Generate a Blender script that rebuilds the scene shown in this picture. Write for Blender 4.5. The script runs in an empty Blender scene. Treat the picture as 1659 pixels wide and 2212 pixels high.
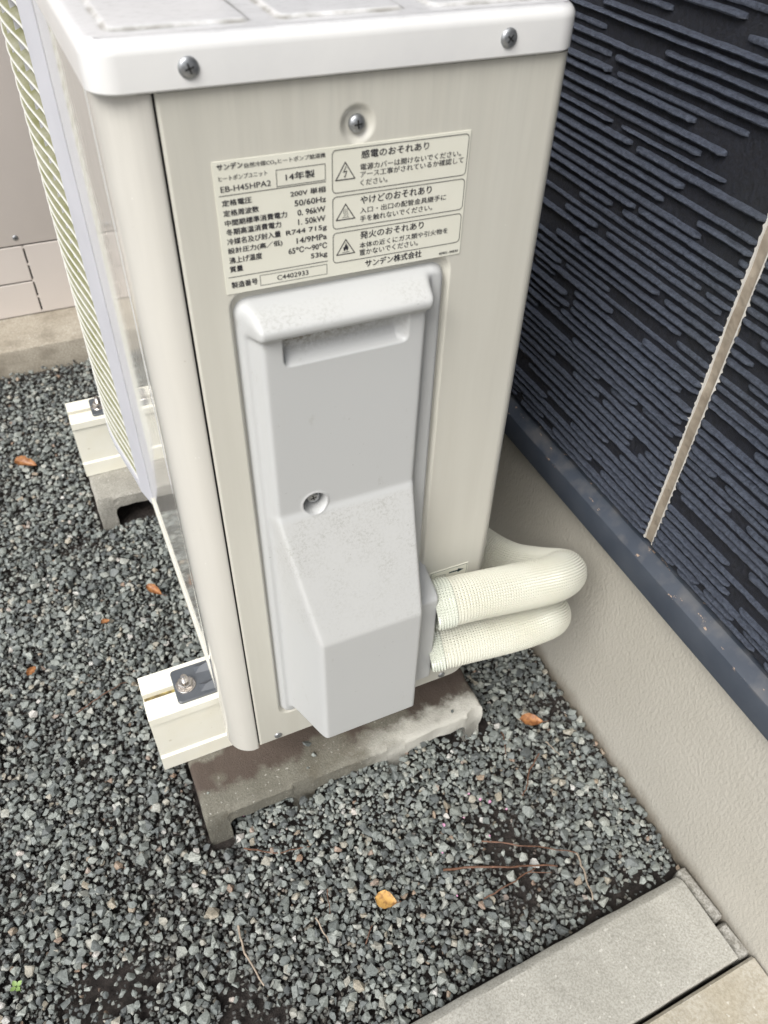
import bpy, bmesh, math, random
import numpy as np
from mathutils import Vector, Matrix
R = math.radians
random.seed(7); rng = np.random.default_rng(11)
sc = bpy.context.scene
COL = sc.collection

# ------------------------------------------------------------------ camera
def view_axes(yaw, pitch, roll):
    y, p, r = R(yaw), R(pitch), R(roll)
    fw = Vector((-math.sin(y)*math.cos(p), math.cos(y)*math.cos(p), math.sin(p)))
    rt = Vector((math.cos(y), math.sin(y), 0)); up = rt.cross(fw)
    return rt*math.cos(r)+up*math.sin(r), -rt*math.sin(r)+up*math.cos(r), fw
cam_d = bpy.data.cameras.new('camera'); cam = bpy.data.objects.new('camera', cam_d); COL.objects.link(cam)
rt, up, fw = view_axes(-25.533, -43.949, 2.0292)
M = Matrix.Identity(4)
for i in range(3):
    M[i][0] = rt[i]; M[i][1] = up[i]; M[i][2] = -fw[i]
M.translation = Vector((-0.0456, -0.4723, 1.0048))
cam.matrix_world = M
cam_d.sensor_fit = 'VERTICAL'; cam_d.sensor_height = 36; cam_d.lens = 1696.33/2212*36
cam_d.clip_start = .02; cam_d.clip_end = 200
cam_d.dof.use_dof = True; cam_d.dof.focus_distance = .74; cam_d.dof.aperture_fstop = 9.0
sc.camera = cam
# ------------------------------------------------------------------ light
SUN_EL, SUN_AZ = 51, 234          # azimuth clockwise from +Y
w = bpy.data.worlds.new('World'); sc.world = w; w.use_nodes = True
nt = w.node_tree; nt.nodes.clear()
sky = nt.nodes.new('ShaderNodeTexSky'); sky.sky_type = 'NISHITA'; sky.sun_disc = False
sky.sun_elevation = R(SUN_EL); sky.sun_rotation = R(SUN_AZ); sky.dust_density = 3; sky.air_density = 1.0; sky.ozone_density = 1.0
hs = nt.nodes.new('ShaderNodeHueSaturation'); hs.inputs['Saturation'].default_value = .33
bg = nt.nodes.new('ShaderNodeBackground'); bg.inputs['Strength'].default_value = .083
wo = nt.nodes.new('ShaderNodeOutputWorld')
nt.links.new(sky.outputs[0], hs.inputs['Color']); nt.links.new(hs.outputs[0], bg.inputs[0]); nt.links.new(bg.outputs[0], wo.inputs[0])
sd = bpy.data.lights.new('sun', 'SUN'); sd.energy = 1.5; sd.angle = R(34); sd.color = (1, .985, .95)
sun = bpy.data.objects.new('sun', sd); COL.objects.link(sun)
sdir = Vector((math.sin(R(SUN_AZ))*math.cos(R(SUN_EL)), math.cos(R(SUN_AZ))*math.cos(R(SUN_EL)), math.sin(R(SUN_EL))))
sun.rotation_euler = sdir.to_track_quat('Z', 'Y').to_euler()
sc.view_settings.view_transform = 'Standard'; sc.view_settings.look = 'None'; sc.view_settings.gamma = 1
sc.view_settings.exposure = 1.2
sc.render.engine = 'CYCLES'; sc.cycles.max_bounces = 8

# ------------------------------------------------------------------ materials
class MatB:
    def __init__(s, name):
        s.m = bpy.data.materials.new(name); s.m.use_nodes = True
        s.t = s.m.node_tree; s.b = s.t.nodes['Principled BSDF']; s.tc = s.t.nodes.new('ShaderNodeTexCoord')
    def n(s, k): return s.t.nodes.new(k)
    def l(s, a, b): s.t.links.new(a, b)
    def noise(s, scale, detail=3, rough=.5, vec=None, stretch=None, dist=0):
        v = vec or s.tc.outputs['Object']
        if stretch:
            mp = s.n('ShaderNodeMapping'); mp.inputs['Scale'].default_value = stretch; s.l(v, mp.inputs[0]); v = mp.outputs[0]
        t = s.n('ShaderNodeTexNoise'); t.inputs['Scale'].default_value = scale; t.inputs['Detail'].default_value = detail
        t.inputs['Roughness'].default_value = rough; t.inputs['Distortion'].default_value = dist
        s.l(v, t.inputs['Vector']); return t.outputs[0]
    def ramp(s, src, *st):
        r = s.n('ShaderNodeValToRGB'); e = r.color_ramp.elements
        while len(e) < len(st): e.new(.5)
        for el, (p, c) in zip(e, st):
            el.position = p; el.color = (c, c, c, 1) if isinstance(c, (int, float)) else (*c, 1)
        s.l(src, r.inputs[0]); return r.outputs[0]
    def mix(s, fac, a, b, mode='MIX'):
        m = s.n('ShaderNodeMix'); m.data_type = 'RGBA'; m.blend_type = mode
        for sk, v in ((m.inputs[0], fac), (m.inputs[6], a), (m.inputs[7], b)):
            if hasattr(v, 'node'): s.l(v, sk)
            elif isinstance(v, (int, float)): sk.default_value = v
            else: sk.default_value = (*v, 1)
        return m.outputs[2]
    def math(s, op, a, b=0.0):
        m = s.n('ShaderNodeMath'); m.operation = op
        for sk, v in ((m.inputs[0], a), (m.inputs[1], b)):
            if hasattr(v, 'node'): s.l(v, sk)
            else: sk.default_value = v
        return m.outputs[0]
    def bump(s, h, strength=.3, dist=.001):
        b = s.n('ShaderNodeBump'); b.inputs['Strength'].default_value = strength; b.inputs['Distance'].default_value = dist
        s.l(h, b.inputs['Height'])
        if s.b.inputs['Normal'].is_linked: s.l(s.b.inputs['Normal'].links[0].from_socket, b.inputs['Normal'])
        s.l(b.outputs[0], s.b.inputs['Normal'])
    def col(s, c):
        if hasattr(c, 'node'): s.l(c, s.b.inputs['Base Color'])
        else: s.b.inputs['Base Color'].default_value = (*c, 1)
    def rough(s, r):
        if hasattr(r, 'node'): s.l(r, s.b.inputs['Roughness'])
        else: s.b.inputs['Roughness'].default_value = r
    def coat(s, wgt, r): s.b.inputs['Coat Weight'].default_value = wgt; s.b.inputs['Coat Roughness'].default_value = r
    def metal(s, v=1): s.b.inputs['Metallic'].default_value = v
    def sep(s):
        x = s.n('ShaderNodeSeparateXYZ'); s.l(s.tc.outputs['Object'], x.inputs[0]); return x.outputs

def simple(name, c, r=.5, metal=0, var=.12, scale=60):
    b = MatB(name); n = b.noise(scale, 4)
    b.col(b.mix(b.ramp(n, (.3, 0.), (.7, 1.)), tuple(k*(1-var) for k in c), tuple(min(1, k*(1+var)) for k in c)))
    b.rough(r); b.metal(metal); return b.m

def painted_steel(name, base, streak, coat_r, rough=.42):
    b = MatB(name)
    st = b.ramp(b.noise(9, 5, .62, stretch=(5, 5, .35)), (.35, 0.), (.8, 1.))
    c = b.mix(st, base, streak)
    up = b.ramp(b.sep()[2], (.74, 0.), (.868, 1.)); run = b.ramp(b.noise(26, 4, .65, stretch=(4, 4, .22)), (.42, 0.), (.72, .75))
    c = b.mix(b.math('MULTIPLY', up, run), c, tuple(k*.80 for k in base))
    bl = b.ramp(b.noise(5, 3), (.4, 0.), (.8, .45)); c = b.mix(bl, c, tuple(k*.93 for k in base))
    sp = b.ramp(b.noise(260, 2), (.76, 0.), (.80, 1.)); c = b.mix(b.math('MULTIPLY', sp, .35), c, (.25, .20, .14))
    wh = b.ramp(b.noise(190, 2, stretch=(1, 1.3, .8)), (.20, .6), (.24, 0.)); c = b.mix(wh, c, (.8, .79, .75))
    b.col(c); b.rough(b.ramp(b.noise(40, 3), (.3, rough-.06), (.7, rough+.1)))
    b.coat(1, coat_r); b.bump(b.noise(900, 2), .06, .0003); b.bump(b.noise(6, 1), .25, .0012)
    return b.m
M_panel = painted_steel('aged ivory enamel', (.57, .555, .492), (.51, .492, .43), .25, .5)
M_front = painted_steel('glossy ivory enamel', (.60, .58, .53), (.56, .54, .49), .06)
b = MatB('weathered white lid enamel')
up_ = b.ramp(b.noise(9, 5, .65), (.38, 0.), (.68, 1.))
c = b.mix(b.math('MULTIPLY', up_, .55), (.60, .595, .60), (.44, .44, .45))
c = b.mix(b.math('MULTIPLY', b.ramp(b.noise(120, 5, .7, stretch=(1, 1.6, 1)), (.5, 0.), (.75, 1.)), .5), c, (.37, .37, .37))
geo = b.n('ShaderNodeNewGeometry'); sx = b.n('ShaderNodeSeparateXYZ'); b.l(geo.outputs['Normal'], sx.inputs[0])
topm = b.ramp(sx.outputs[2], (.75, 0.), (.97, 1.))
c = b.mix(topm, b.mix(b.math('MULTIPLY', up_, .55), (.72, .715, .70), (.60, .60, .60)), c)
at = b.n('ShaderNodeAttribute'); at.attribute_name = 'grime'
c = b.mix(b.math('MULTIPLY', at.outputs['Fac'], b.ramp(b.noise(60, 4), (.35, .1), (.6, .9))), c, (.20, .19, .165))
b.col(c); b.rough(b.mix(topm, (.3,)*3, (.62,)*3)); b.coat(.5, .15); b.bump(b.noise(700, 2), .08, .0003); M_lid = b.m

b = MatB('grey moulded plastic')
sp = b.sep()
c = (.46, .466, .462)
n1 = b.ramp(b.noise(3.5, 3), (.35, 0.), (.7, 1.)); c = b.mix(b.math('MULTIPLY', n1, .35), c, (.51, .515, .505))
at = b.n('ShaderNodeAttribute'); at.attribute_name = 'grime'
m1 = b.ramp(b.noise(420, 4, .75), (.47, 0.), (.62, 1.)); m2 = b.ramp(b.noise(30, 5, .7), (.42, .1), (.62, 1.))
g = b.math('MULTIPLY', b.math('MULTIPLY', m1, m2), at.outputs['Fac'])
c = b.mix(b.math('MULTIPLY', at.outputs['Fac'], .55), c, (.50, .50, .485))
c = b.mix(b.math('MULTIPLY', g, .55), c, (.30, .295, .27))
c = b.mix(b.ramp(b.noise(70, 5, .75, stretch=(1, 1, .5)), (.62, 0.), (.70, .28)), c, (.33, .32, .29))
c = b.mix(b.ramp(b.noise(160, 2, stretch=(1, 1, 4)), (.76, 0.), (.78, .6)), c, (.18, .17, .16))
at2 = b.n('ShaderNodeAttribute'); at2.attribute_name = 'mould'
m3 = b.ramp(b.noise(300, 5, .75), (.40, 0.), (.60, 1.))
c = b.mix(b.math('MULTIPLY', m3, at2.outputs['Fac']), c, (.13, .105, .06))
b.col(c); b.rough(.42); b.bump(b.noise(1500, 2), .08, .0002); M_cover = b.m

b = MatB('cream pvc'); n = b.ramp(b.noise(30, 3), (.3, 0.), (.75, 1.))
c = b.mix(n, (.84, .82, .72), (.80, .77, .65))
c = b.mix(b.ramp(b.noise(150, 3), (.70, 0.), (.74, .6)), c, (.55, .50, .38)); b.col(c); b.rough(.32); b.coat(.4, .1)
b.b.inputs['Subsurface Weight'].default_value = .0; M_pvc = b.m
b = MatB('yellowed slot dirt'); b.col(b.mix(b.ramp(b.noise(90, 4), (.4, 0.), (.6, 1.)), (.42, .34, .12), (.12, .09, .04))); b.rough(.8); M_slot = b.m
b = MatB('embossed cream foam'); n = b.ramp(b.noise(16, 3), (.3, 0.), (.7, 1.))
b.col(b.mix(n, (.61, .605, .525), (.565, .555, .465))); b.rough(.42); b.coat(.25, .3); M_foam = b.m
b = MatB('clear wrap over foam'); b.col(b.mix(b.ramp(b.noise(40, 3), (.3, 0.), (.7, 1.)), (.60, .615, .53), (.52, .545, .47))); b.rough(.22); b.coat(.8, .1); M_wrap = b.m

def concrete(name, ca, cb, cdark, dark=.5, fine=500, patch=7, dcol=(.06, .055, .04), bs=.5):
    b = MatB(name)
    c = b.mix(b.ramp(b.noise(patch, 4, .6), (.35, 0.), (.65, 1.)), ca, cb)
    c = b.mix(b.math('MULTIPLY', b.ramp(b.noise(fine, 3, .7), (.35, 1.), (.6, 0.)), .7), c, cdark)
    c = b.mix(b.math('MULTIPLY', b.ramp(b.noise(fine*.45, 3), (.66, 0.), (.70, 1.)), .5), c, (.62, .60, .55))
    c = b.mix(b.math('MULTIPLY', b.ramp(b.noise(patch*2.6, 6, .7), (.50, 0.), (.66, 1.)), dark), c, dcol)
    b.col(c); b.rough(.9); b.bump(b.noise(fine*.8, 4, .7), bs, .0016); b.bump(b.noise(60, 4), .35, .003); return b.m
M_block = concrete('mossy cast concrete', (.14, .132, .105), (.21, .20, .165), (.10, .094, .075), .55, 480, 9, (.09, .075, .05), .9)
def stain_block(m):        # brown wet stain towards the back of the top face, lime crust on the right front
    t = m.node_tree; bs = t.nodes['Principled BSDF']; src = bs.inputs['Base Color'].links[0].from_socket
    B = MatB.__new__(MatB); B.m = m; B.t = t; B.b = bs; B.tc = t.nodes.new('ShaderNodeTexCoord'); p = B.sep()
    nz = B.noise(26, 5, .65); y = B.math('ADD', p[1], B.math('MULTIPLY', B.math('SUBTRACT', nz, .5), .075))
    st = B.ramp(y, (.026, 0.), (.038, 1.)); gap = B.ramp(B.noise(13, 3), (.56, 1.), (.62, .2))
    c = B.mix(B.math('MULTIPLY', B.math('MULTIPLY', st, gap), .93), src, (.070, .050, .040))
    x = B.math('ADD', p[0], B.math('MULTIPLY', B.math('SUBTRACT', nz, .5), .12)); yy = B.ramp(y, (.018, 1.), (.036, 0.))
    c = B.mix(B.math('MULTIPLY', B.math('MULTIPLY', B.ramp(x, (.20, 0.), (.27, 1.)), yy), .85), c, (.58, .565, .51))
    B.col(c)
stain_block(M_block)
M_blockfar = concrete('dry cast concrete', (.33, .315, .28), (.40, .385, .34), (.17, .16, .135), .3, 480, 9, bs=.6)
M_kerb = concrete('pale kerb concrete', (.37, .36, .32), (.42, .41, .37), (.22, .21, .18), .08, 420, 8, bs=.18)
M_pave = concrete('tan paving concrete', (.37, .335, .265), (.42, .395, .34), (.27, .24, .18), .2, 300, 14, (.16, .14, .10), .25)
M_slab = concrete('stained slab concrete', (.34, .30, .235), (.43, .39, .32), (.20, .17, .13), .55, 300, 6, (.16, .135, .10), .3)
M_mortar = concrete('grey mortar', (.24, .225, .19), (.40, .39, .36), (.12, .11, .09), .7, 400, 25, bs=.6)

b = MatB('sprayed stucco'); c = b.mix(b.ramp(b.noise(5, 4), (.3, 0.), (.7, 1.)), (.40, .378, .328), (.445, .422, .372))
c = b.mix(b.math('MULTIPLY', b.ramp(b.noise(330, 2), (.74, 0.), (.78, 1.)), .5), c, (.10, .08, .06))
sp = b.sep(); low = b.ramp(b.math('ADD', sp[2], b.math('MULTIPLY', b.noise(30, 4), .03)), (.018, 1.), (.050, 0.))
c = b.mix(b.math('MULTIPLY', low, .75), c, (.11, .085, .055)); b.col(c); b.rough(.7); b.coat(.15, .4)
b.bump(b.noise(240, 3, .55, stretch=(1, 1, .6)), .6, .0024); M_stucco = b.m

b = MatB('navy textured siding'); c = b.mix(b.ramp(b.noise(300, 6, .85), (.42, 0.), (.62, 1.)), (.002, .0026, .006), (.012, .015, .028))  # field colour darkened to stand in for shade between the ribs
gr = b.ramp(b.noise(3.2, 3), (.50, 0.), (.72, 1.)); c = b.mix(b.math('MULTIPLY', gr, .28), c, (.05, .06, .045))
b.col(c); b.rough(.55); b.bump(b.noise(300, 5, .85), 1., .004); b.bump(b.noise(130, 3), .6, .003); M_side = b.m
b = MatB('navy siding rib'); c = b.mix(b.ramp(b.noise(300, 6, .85), (.40, 0.), (.62, 1.)), (.020, .025, .040), (.084, .099, .134))  # rib colour brightened to stand in for light raking from above
c = b.mix(b.ramp(b.noise(9, 4, .6), (.35, .0), (.75, .4)), c, (.035, .040, .055))
c = b.mix(b.math('MULTIPLY', b.ramp(b.noise(3.2, 3), (.50, 0.), (.72, 1.)), .3), c, (.07, .08, .055))
b.col(c); b.rough(.42); b.bump(b.noise(300, 6, .85), .8, .003); M_rib = b.m
b = MatB('navy coated flashing'); c = b.mix(b.ramp(b.noise(20, 4), (.3, 0.), (.7, 1.)), (.036, .045, .062), (.060, .070, .088))
at = b.n('ShaderNodeAttribute'); at.attribute_name = 'grime'
ch = b.math('MULTIPLY', b.ramp(b.noise(120, 4, .7, stretch=(1, .4, 1)), (.63, 0.), (.66, .8)), at.outputs['Fac']); c = b.mix(ch, c, (.42, .30, .21))
c = b.mix(b.math('MULTIPLY', b.ramp(b.noise(45, 5), (.45, 0.), (.7, .4)), at.outputs['Fac']), c, (.16, .15, .14))
b.col(c); b.rough(.5); M_flash = b.m
b = MatB('grey sealant'); c = b.mix(b.ramp(b.noise(60, 3), (.3, 0.), (.7, 1.)), (.20, .165, .125), (.31, .27, .215)); b.col(c); b.rough(.6); b.bump(b.noise(120, 2), .7, .002); M_seal = b.m
M_rawedge = simple('bare siding edge', (.52, .50, .46), .8)

M_dark = simple('dark interior', (.012, .011, .011), .9)
M_seam = simple('dark seam', (.02, .018, .022), .7)
M_zinc = simple('zinc screw', (.34, .35, .36), .42, .85, .25, 400)
M_zincd = simple('recess steel', (.05, .05, .05), .5, .6)
M_bolt = simple('stainless bolt', (.50, .47, .44), .25, 1, .25, 300)
b = MatB('grey coated bracket'); b.col(b.mix(b.ramp(b.noise(30, 3), (.3, 0.), (.7, 1.)), (.055, .062, .072), (.085, .093, .105))); b.rough(.45); b.coat(.25, .25); M_brk = b.m
b = MatB('algae stained grille plastic'); geo = b.n('ShaderNodeNewGeometry'); sx = b.n('ShaderNodeSeparateXYZ'); b.l(geo.outputs['Normal'], sx.inputs[0])
at = b.n('ShaderNodeAttribute'); at.attribute_name = 'grime'
gcol = b.mix(b.ramp(b.noise(22, 4, .6), (.35, 0.), (.65, 1.)), (.17, .17, .075), (.27, .265, .19))
gcol = b.mix(b.math('MULTIPLY', b.ramp(b.noise(350, 4, .7), (.5, 0.), (.7, 1.)), .6), gcol, (.13, .14, .05))
b.col(b.mix(b.math('MULTIPLY', at.outputs['Fac'], b.ramp(b.noise(14, 4, .6), (.15, .7), (.4, 1.))), (.66, .66, .63), gcol)); b.rough(.5); M_slat = b.m
b = MatB('pale grille plastic'); b.col(b.mix(b.ramp(b.noise(12, 4), (.3, 0.), (.7, 1.)), (.45, .45, .48), (.50, .50, .53))); b.rough(.55); b.bump(b.noise(500, 3), .1, .0003); M_grille = b.m
b = MatB('cream label film'); b.col(b.mix(b.ramp(b.noise(25, 3), (.3, 0.), (.7, 1.)), (.68, .67, .575), (.72, .71, .62))); b.rough(.4); b.coat(.3, .2); M_label = b.m
M_ink = simple('dark label ink', (.016, .015, .022), .5)
M_teal = simple('dark teal ink', (.02, .05, .055), .5)
M_tank = simple('beige tank cabinet enamel', (.60, .545, .50), .4, 0, .03, 8)
M_slotd = simple('black slot', (.01, .01, .01), .9)

b = MatB('crushed greenstone'); at = b.n('ShaderNodeAttribute'); at.attribute_name = 'tone'
c = b.ramp(at.outputs['Fac'], (.0, (.085, .094, .095)), (.3, (.165, .183, .174)), (.6, (.23, .25, .23)), (.82, (.30, .32, .29)), (.93, (.38, .385, .345)), (.972, (.34, .30, .23)), (.986, (.28, .17, .11)), (.994, (.55, .54, .51)))
c = b.mix(b.math('MULTIPLY', b.ramp(b.noise(550, 4, .65), (.4, 0.), (.65, 1.)), .55), c, (.07, .075, .072))
c = b.mix(b.math('MULTIPLY', b.ramp(b.noise(230, 3), (.6, 0.), (.68, 1.)), .25), c, (.33, .34, .32))
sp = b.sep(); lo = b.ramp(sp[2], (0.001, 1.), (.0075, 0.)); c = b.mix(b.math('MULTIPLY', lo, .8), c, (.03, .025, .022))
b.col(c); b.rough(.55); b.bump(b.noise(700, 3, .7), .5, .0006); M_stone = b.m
b = MatB('damp dark soil'); c = b.mix(b.ramp(b.noise(60, 6, .7), (.35, 0.), (.65, 1.)), (.022, .017, .015), (.075, .060, .052))
b.col(c); b.rough(.75); b.bump(b.noise(220, 6, .8), 1., .010); M_soil = b.m
b = MatB('dry fallen leaf'); oi = b.n('ShaderNodeObjectInfo')
c = b.mix(b.ramp(b.noise(180, 4), (.4, 0.), (.65, 1.)), (.36, .165, .06), (.20, .08, .03)); b.col(c); b.rough(.45); M_leaf = b.m
b = MatB('pale fallen leaf'); c = b.mix(b.ramp(b.noise(150, 4), (.5, 0.), (.68, 1.)), (.56, .33, .10), (.26, .13, .05)); b.col(c); b.rough(.5); M_leaf2 = b.m
M_twig = simple('red brown twig', (.125, .062, .038), .6, 0, .4, 200)
M_twig2 = simple('grey dry twig', (.30, .245, .19), .7, 0, .3, 200)
M_green = simple('young green leaf', (.20, .30, .09), .5)
M_petal = simple('pink petal', (.55, .27, .42), .6)

# ------------------------------------------------------------------ helpers
def obj(name, verts, faces, mat, parent=None, smooth=35, loc=None):
    me = bpy.data.meshes.new(name); me.from_pydata([tuple(map(float, v)) for v in verts], [], [tuple(int(i) for i in f) for f in faces])
    me.materials.append(mat); me.update()
    if smooth:
        me.shade_smooth(); me.set_sharp_from_angle(angle=R(smooth))
    o = bpy.data.objects.new(name, me); COL.objects.link(o)
    if parent: o.parent = parent
    if loc: o.location = loc
    return o
def obm(name, bm, mat, parent=None, smooth=35, loc=None, rec=True):
    if rec: bmesh.ops.recalc_face_normals(bm, faces=bm.faces)
    me = bpy.data.meshes.new(name); bm.to_mesh(me); bm.free(); me.materials.append(mat)
    if smooth: me.shade_smooth(); me.set_sharp_from_angle(angle=R(smooth))
    o = bpy.data.objects.new(name, me); COL.objects.link(o)
    if parent: o.parent = parent
    if loc: o.location = loc
    return o
def empty(name, loc=(0, 0, 0), rz=0):
    o = bpy.data.objects.new(name, None); COL.objects.link(o); o.location = loc; o.rotation_euler = (0, 0, rz); o.empty_display_size = .02; return o
def tag(o, label=None, cat=None, group=None, kind=None):
    if label: o['label'] = label
    if cat: o['category'] = cat
    if group: o['group'] = group
    if kind: o['kind'] = kind
    return o
def boxbm(x0, y0, z0, x1, y1, z1, bev=0, seg=2, bm=None):
    bm2 = bmesh.new(); bmesh.ops.create_cube(bm2, size=1)
    for v in bm2.verts: v.co = Vector(((x0+x1)/2+v.co.x*(x1-x0), (y0+y1)/2+v.co.y*(y1-y0), (z0+z1)/2+v.co.z*(z1-z0)))
    if bev: bmesh.ops.bevel(bm2, geom=bm2.edges[:], offset=bev, segments=seg, affect='EDGES', profile=.5)
    if bm is None: return bm2
    me = bpy.data.meshes.new('t'); bm2.to_mesh(me); bm2.free(); bm.from_mesh(me); bpy.data.meshes.remove(me); return bm
def extrude_profile(prof, axis, a, b, n=1, jit=0):
    """closed profile of (u,v) pairs swept along axis 'x' (u=y,v=z) or 'y' (u=x,v=z)"""
    V, F = [], []; k = len(prof)
    for i in range(n+1):
        t = a+(b-a)*i/n
        for u, v in prof:
            V.append((t, u, v) if axis == 'x' else (u, t, v))
    for i in range(n):
        for j in range(k): F.append((i*k+j, i*k+(j+1) % k, (i+1)*k+(j+1) % k, (i+1)*k+j))
    F.append(tuple(range(k))); F.append(tuple(range(n*k, n*k+k))[::-1]); return V, F
def fixed(o):
    bm = bmesh.new(); bm.from_mesh(o.data); bmesh.ops.recalc_face_normals(bm, faces=bm.faces); bm.to_mesh(o.data); bm.free(); return o
def rrect(x0, y0, x1, y1, r, n=6):
    P = []
    for cx, cy, a0 in ((x1-r, y1-r, 0), (x0+r, y1-r, 90), (x0+r, y0+r, 180), (x1-r, y0+r, 270)):
        for i in range(n+1):
            a = R(a0+90*i/n); P.append((cx+r*math.cos(a), cy+r*math.sin(a)))
    return P
def sstep(a, b, x):
    t = np.clip((x-a)/(b-a), 0, 1); return t*t*(3-2*t)
def grid_faces(nu, nv, close_u=False):
    i, j = np.meshgrid(np.arange(nu if close_u else nu-1), np.arange(nv-1), indexing='ij')
    i2 = (i+1) % nu
    return np.stack([i*nv+j, i2*nv+j, i2*nv+j+1, i*nv+j+1], -1).reshape(-1, 4)
def npmesh(name, V, F, mat, parent=None, smooth=35, attrs=None, flat=False):
    me = bpy.data.meshes.new(name); V = np.asarray(V, np.float32); F = np.asarray(F, np.int32); nf, k = F.shape
    me.vertices.add(len(V)); me.vertices.foreach_set('co', V.ravel())
    me.loops.add(nf*k); me.loops.foreach_set('vertex_index', F.ravel())
    me.polygons.add(nf); me.polygons.foreach_set('loop_start', np.arange(0, nf*k, k, dtype=np.int32)); me.polygons.foreach_set('loop_total', np.full(nf, k, np.int32))
    me.update(calc_edges=True); me.materials.append(mat)
    for nme, dat in (attrs or {}).items():
        a = me.attributes.new(nme, 'FLOAT', 'POINT'); a.data.foreach_set('value', np.asarray(dat, np.float32).ravel())
    if not flat:
        me.shade_smooth()
        if smooth: me.set_sharp_from_angle(angle=R(smooth))
    else:
        me.shade_flat()
    o = bpy.data.objects.new(name, me); COL.objects.link(o)
    if parent: o.parent = parent
    return o
def blur(A, n):
    p = int(math.ceil(3*n)); k = np.exp(-.5*(np.arange(-p, p+1)/n)**2); k /= k.sum()
    for ax in (0, 1):
        P = np.pad(A, [(p, p) if a == ax else (0, 0) for a in (0, 1)], mode='edge')
        A = sum(k[i]*np.take(P, np.arange(i, i+A.shape[ax]), axis=ax) for i in range(2*p+1))
    return A

# ================================================================== GROUND
tag(obj('ground', [(-40, -40, -.006), (40, -40, -.006), (40, 40, -.006), (-40, 40, -.006)], [(0, 1, 2, 3)], M_soil, smooth=0), kind='structure')

# house wall frame: local x outward of the face (into the wall), local y along
HX, HA = .4908, .0152
def wallx(y): return HX+HA*y

# ------------------------------------------------------------------ gravel
def stone_variants(n=26):
    out = []
    for i in range(n):
        bm = bmesh.new(); el = rng.uniform(.55, 1.0, 3); el /= el.max(); k = rng.integers(9, 15)
        p = rng.normal(size=(k, 3)); p /= np.linalg.norm(p, axis=1)[:, None]; p *= rng.uniform(.82, 1.0, (k, 1)); p *= el*.5
        for q in p: bm.verts.new(q)
        r = bmesh.ops.convex_hull(bm, input=bm.verts)
        bmesh.ops.triangulate(bm, faces=bm.faces); bm.verts.ensure_lookup_table()
        loose = [v for v in bm.verts if not v.link_faces]; bmesh.ops.delete(bm, geom=loose, context='VERTS')
        bm.verts.index_update()
        out.append((np.array([v.co[:] for v in bm.verts]), np.array([[v.index for v in f.verts] for f in bm.faces]))); bm.free()
    return out
SV = stone_variants()
def vnoise(x, y, s, seed):
    r = np.random.default_rng(seed); G = r.random((64, 64)); u, v = (x*s) % 63, (y*s) % 63
    i, j = u.astype(int), v.astype(int); fu, fv = u-i, v-j; fu = fu*fu*(3-2*fu); fv = fv*fv*(3-2*fv)
    return (G[i, j]*(1-fu)+G[(i+1) % 64, j]*fu)*(1-fv)+(G[i, (j+1) % 64]*(1-fu)+G[(i+1) % 64, (j+1) % 64]*fu)*fv
PATCH = [(-.284, .035, .035, .35), (-.19, -.035, .03, .3), (-.13, -.10, .03, .3), (-.21, -.085, .025, .25), (.36, -.07, .025, .3), (.31, -.145, .022, .3), (.285, -.205, .03, .35), (.22, -.175, .022, .3), (.455, -.115, .02, .3)]
def mound(x, y): return .030*sstep(-.022, .055, x)*sstep(-.080, -.012, y)*sstep(.42, .30, x)*sstep(.45, .25, y)+.006*(vnoise(x+5, y+5, 9, 8)-.5)
def scatter(pitch, smin, smax, zlo, zhi, keep, region):
    x0, y0, x1, y1 = region
    X, Y = np.meshgrid(np.arange(x0, x1, pitch), np.arange(y0, y1, pitch)); X = X.ravel()+rng.uniform(-.5, .5, X.size)*pitch; Y = Y.ravel()+rng.uniform(-.5, .5, X.size)*pitch
    bare = .6*vnoise(X+5, Y+5, 7, 3)+.4*vnoise(X+5, Y+5, 17, 4)
    front = sstep(.15, -.25, Y)
    for px_, py_, rr_, am in PATCH: bare = bare+(am if smin > .0065 else am*.2)*np.exp(-((X-px_)**2+(Y-py_)**2)/rr_**2)
    soilp = np.clip((bare-(.66-.05*front))*5, 0, .70)
    ok = (rng.random(X.size) > soilp) & (rng.random(X.size) < keep)
    ok &= X < HX+HA*Y-.004
    ok &= Y > -.279+.0238*(X-.4)+.004
    for (ox, oy) in ((-.0479, -.0037), (-.0745, .6214)):
        lx, ly = X-ox, Y-oy; inb = (lx > -.006) & (lx < .402) & (ly > -.009) & (ly < .196)
        hole = ((lx > .030) & (lx < .111)) | ((lx > .142) & (lx < .242)) | ((lx > .272) & (lx < .365))
        if oy > .3: hole &= ly > .12
        ok &= ~(inb & ~hole)
    ok &= ~((X > -.9) & (X < .46) & (Y > 1.176))
    X, Y = X[ok], Y[ok]; S = smin+(smax-smin)*rng.beta(1.5, 3.2, X.size); Z = rng.uniform(zlo, zhi, X.size)+S*.12+mound(X, Y)
    return X, Y, Z, S
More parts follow.
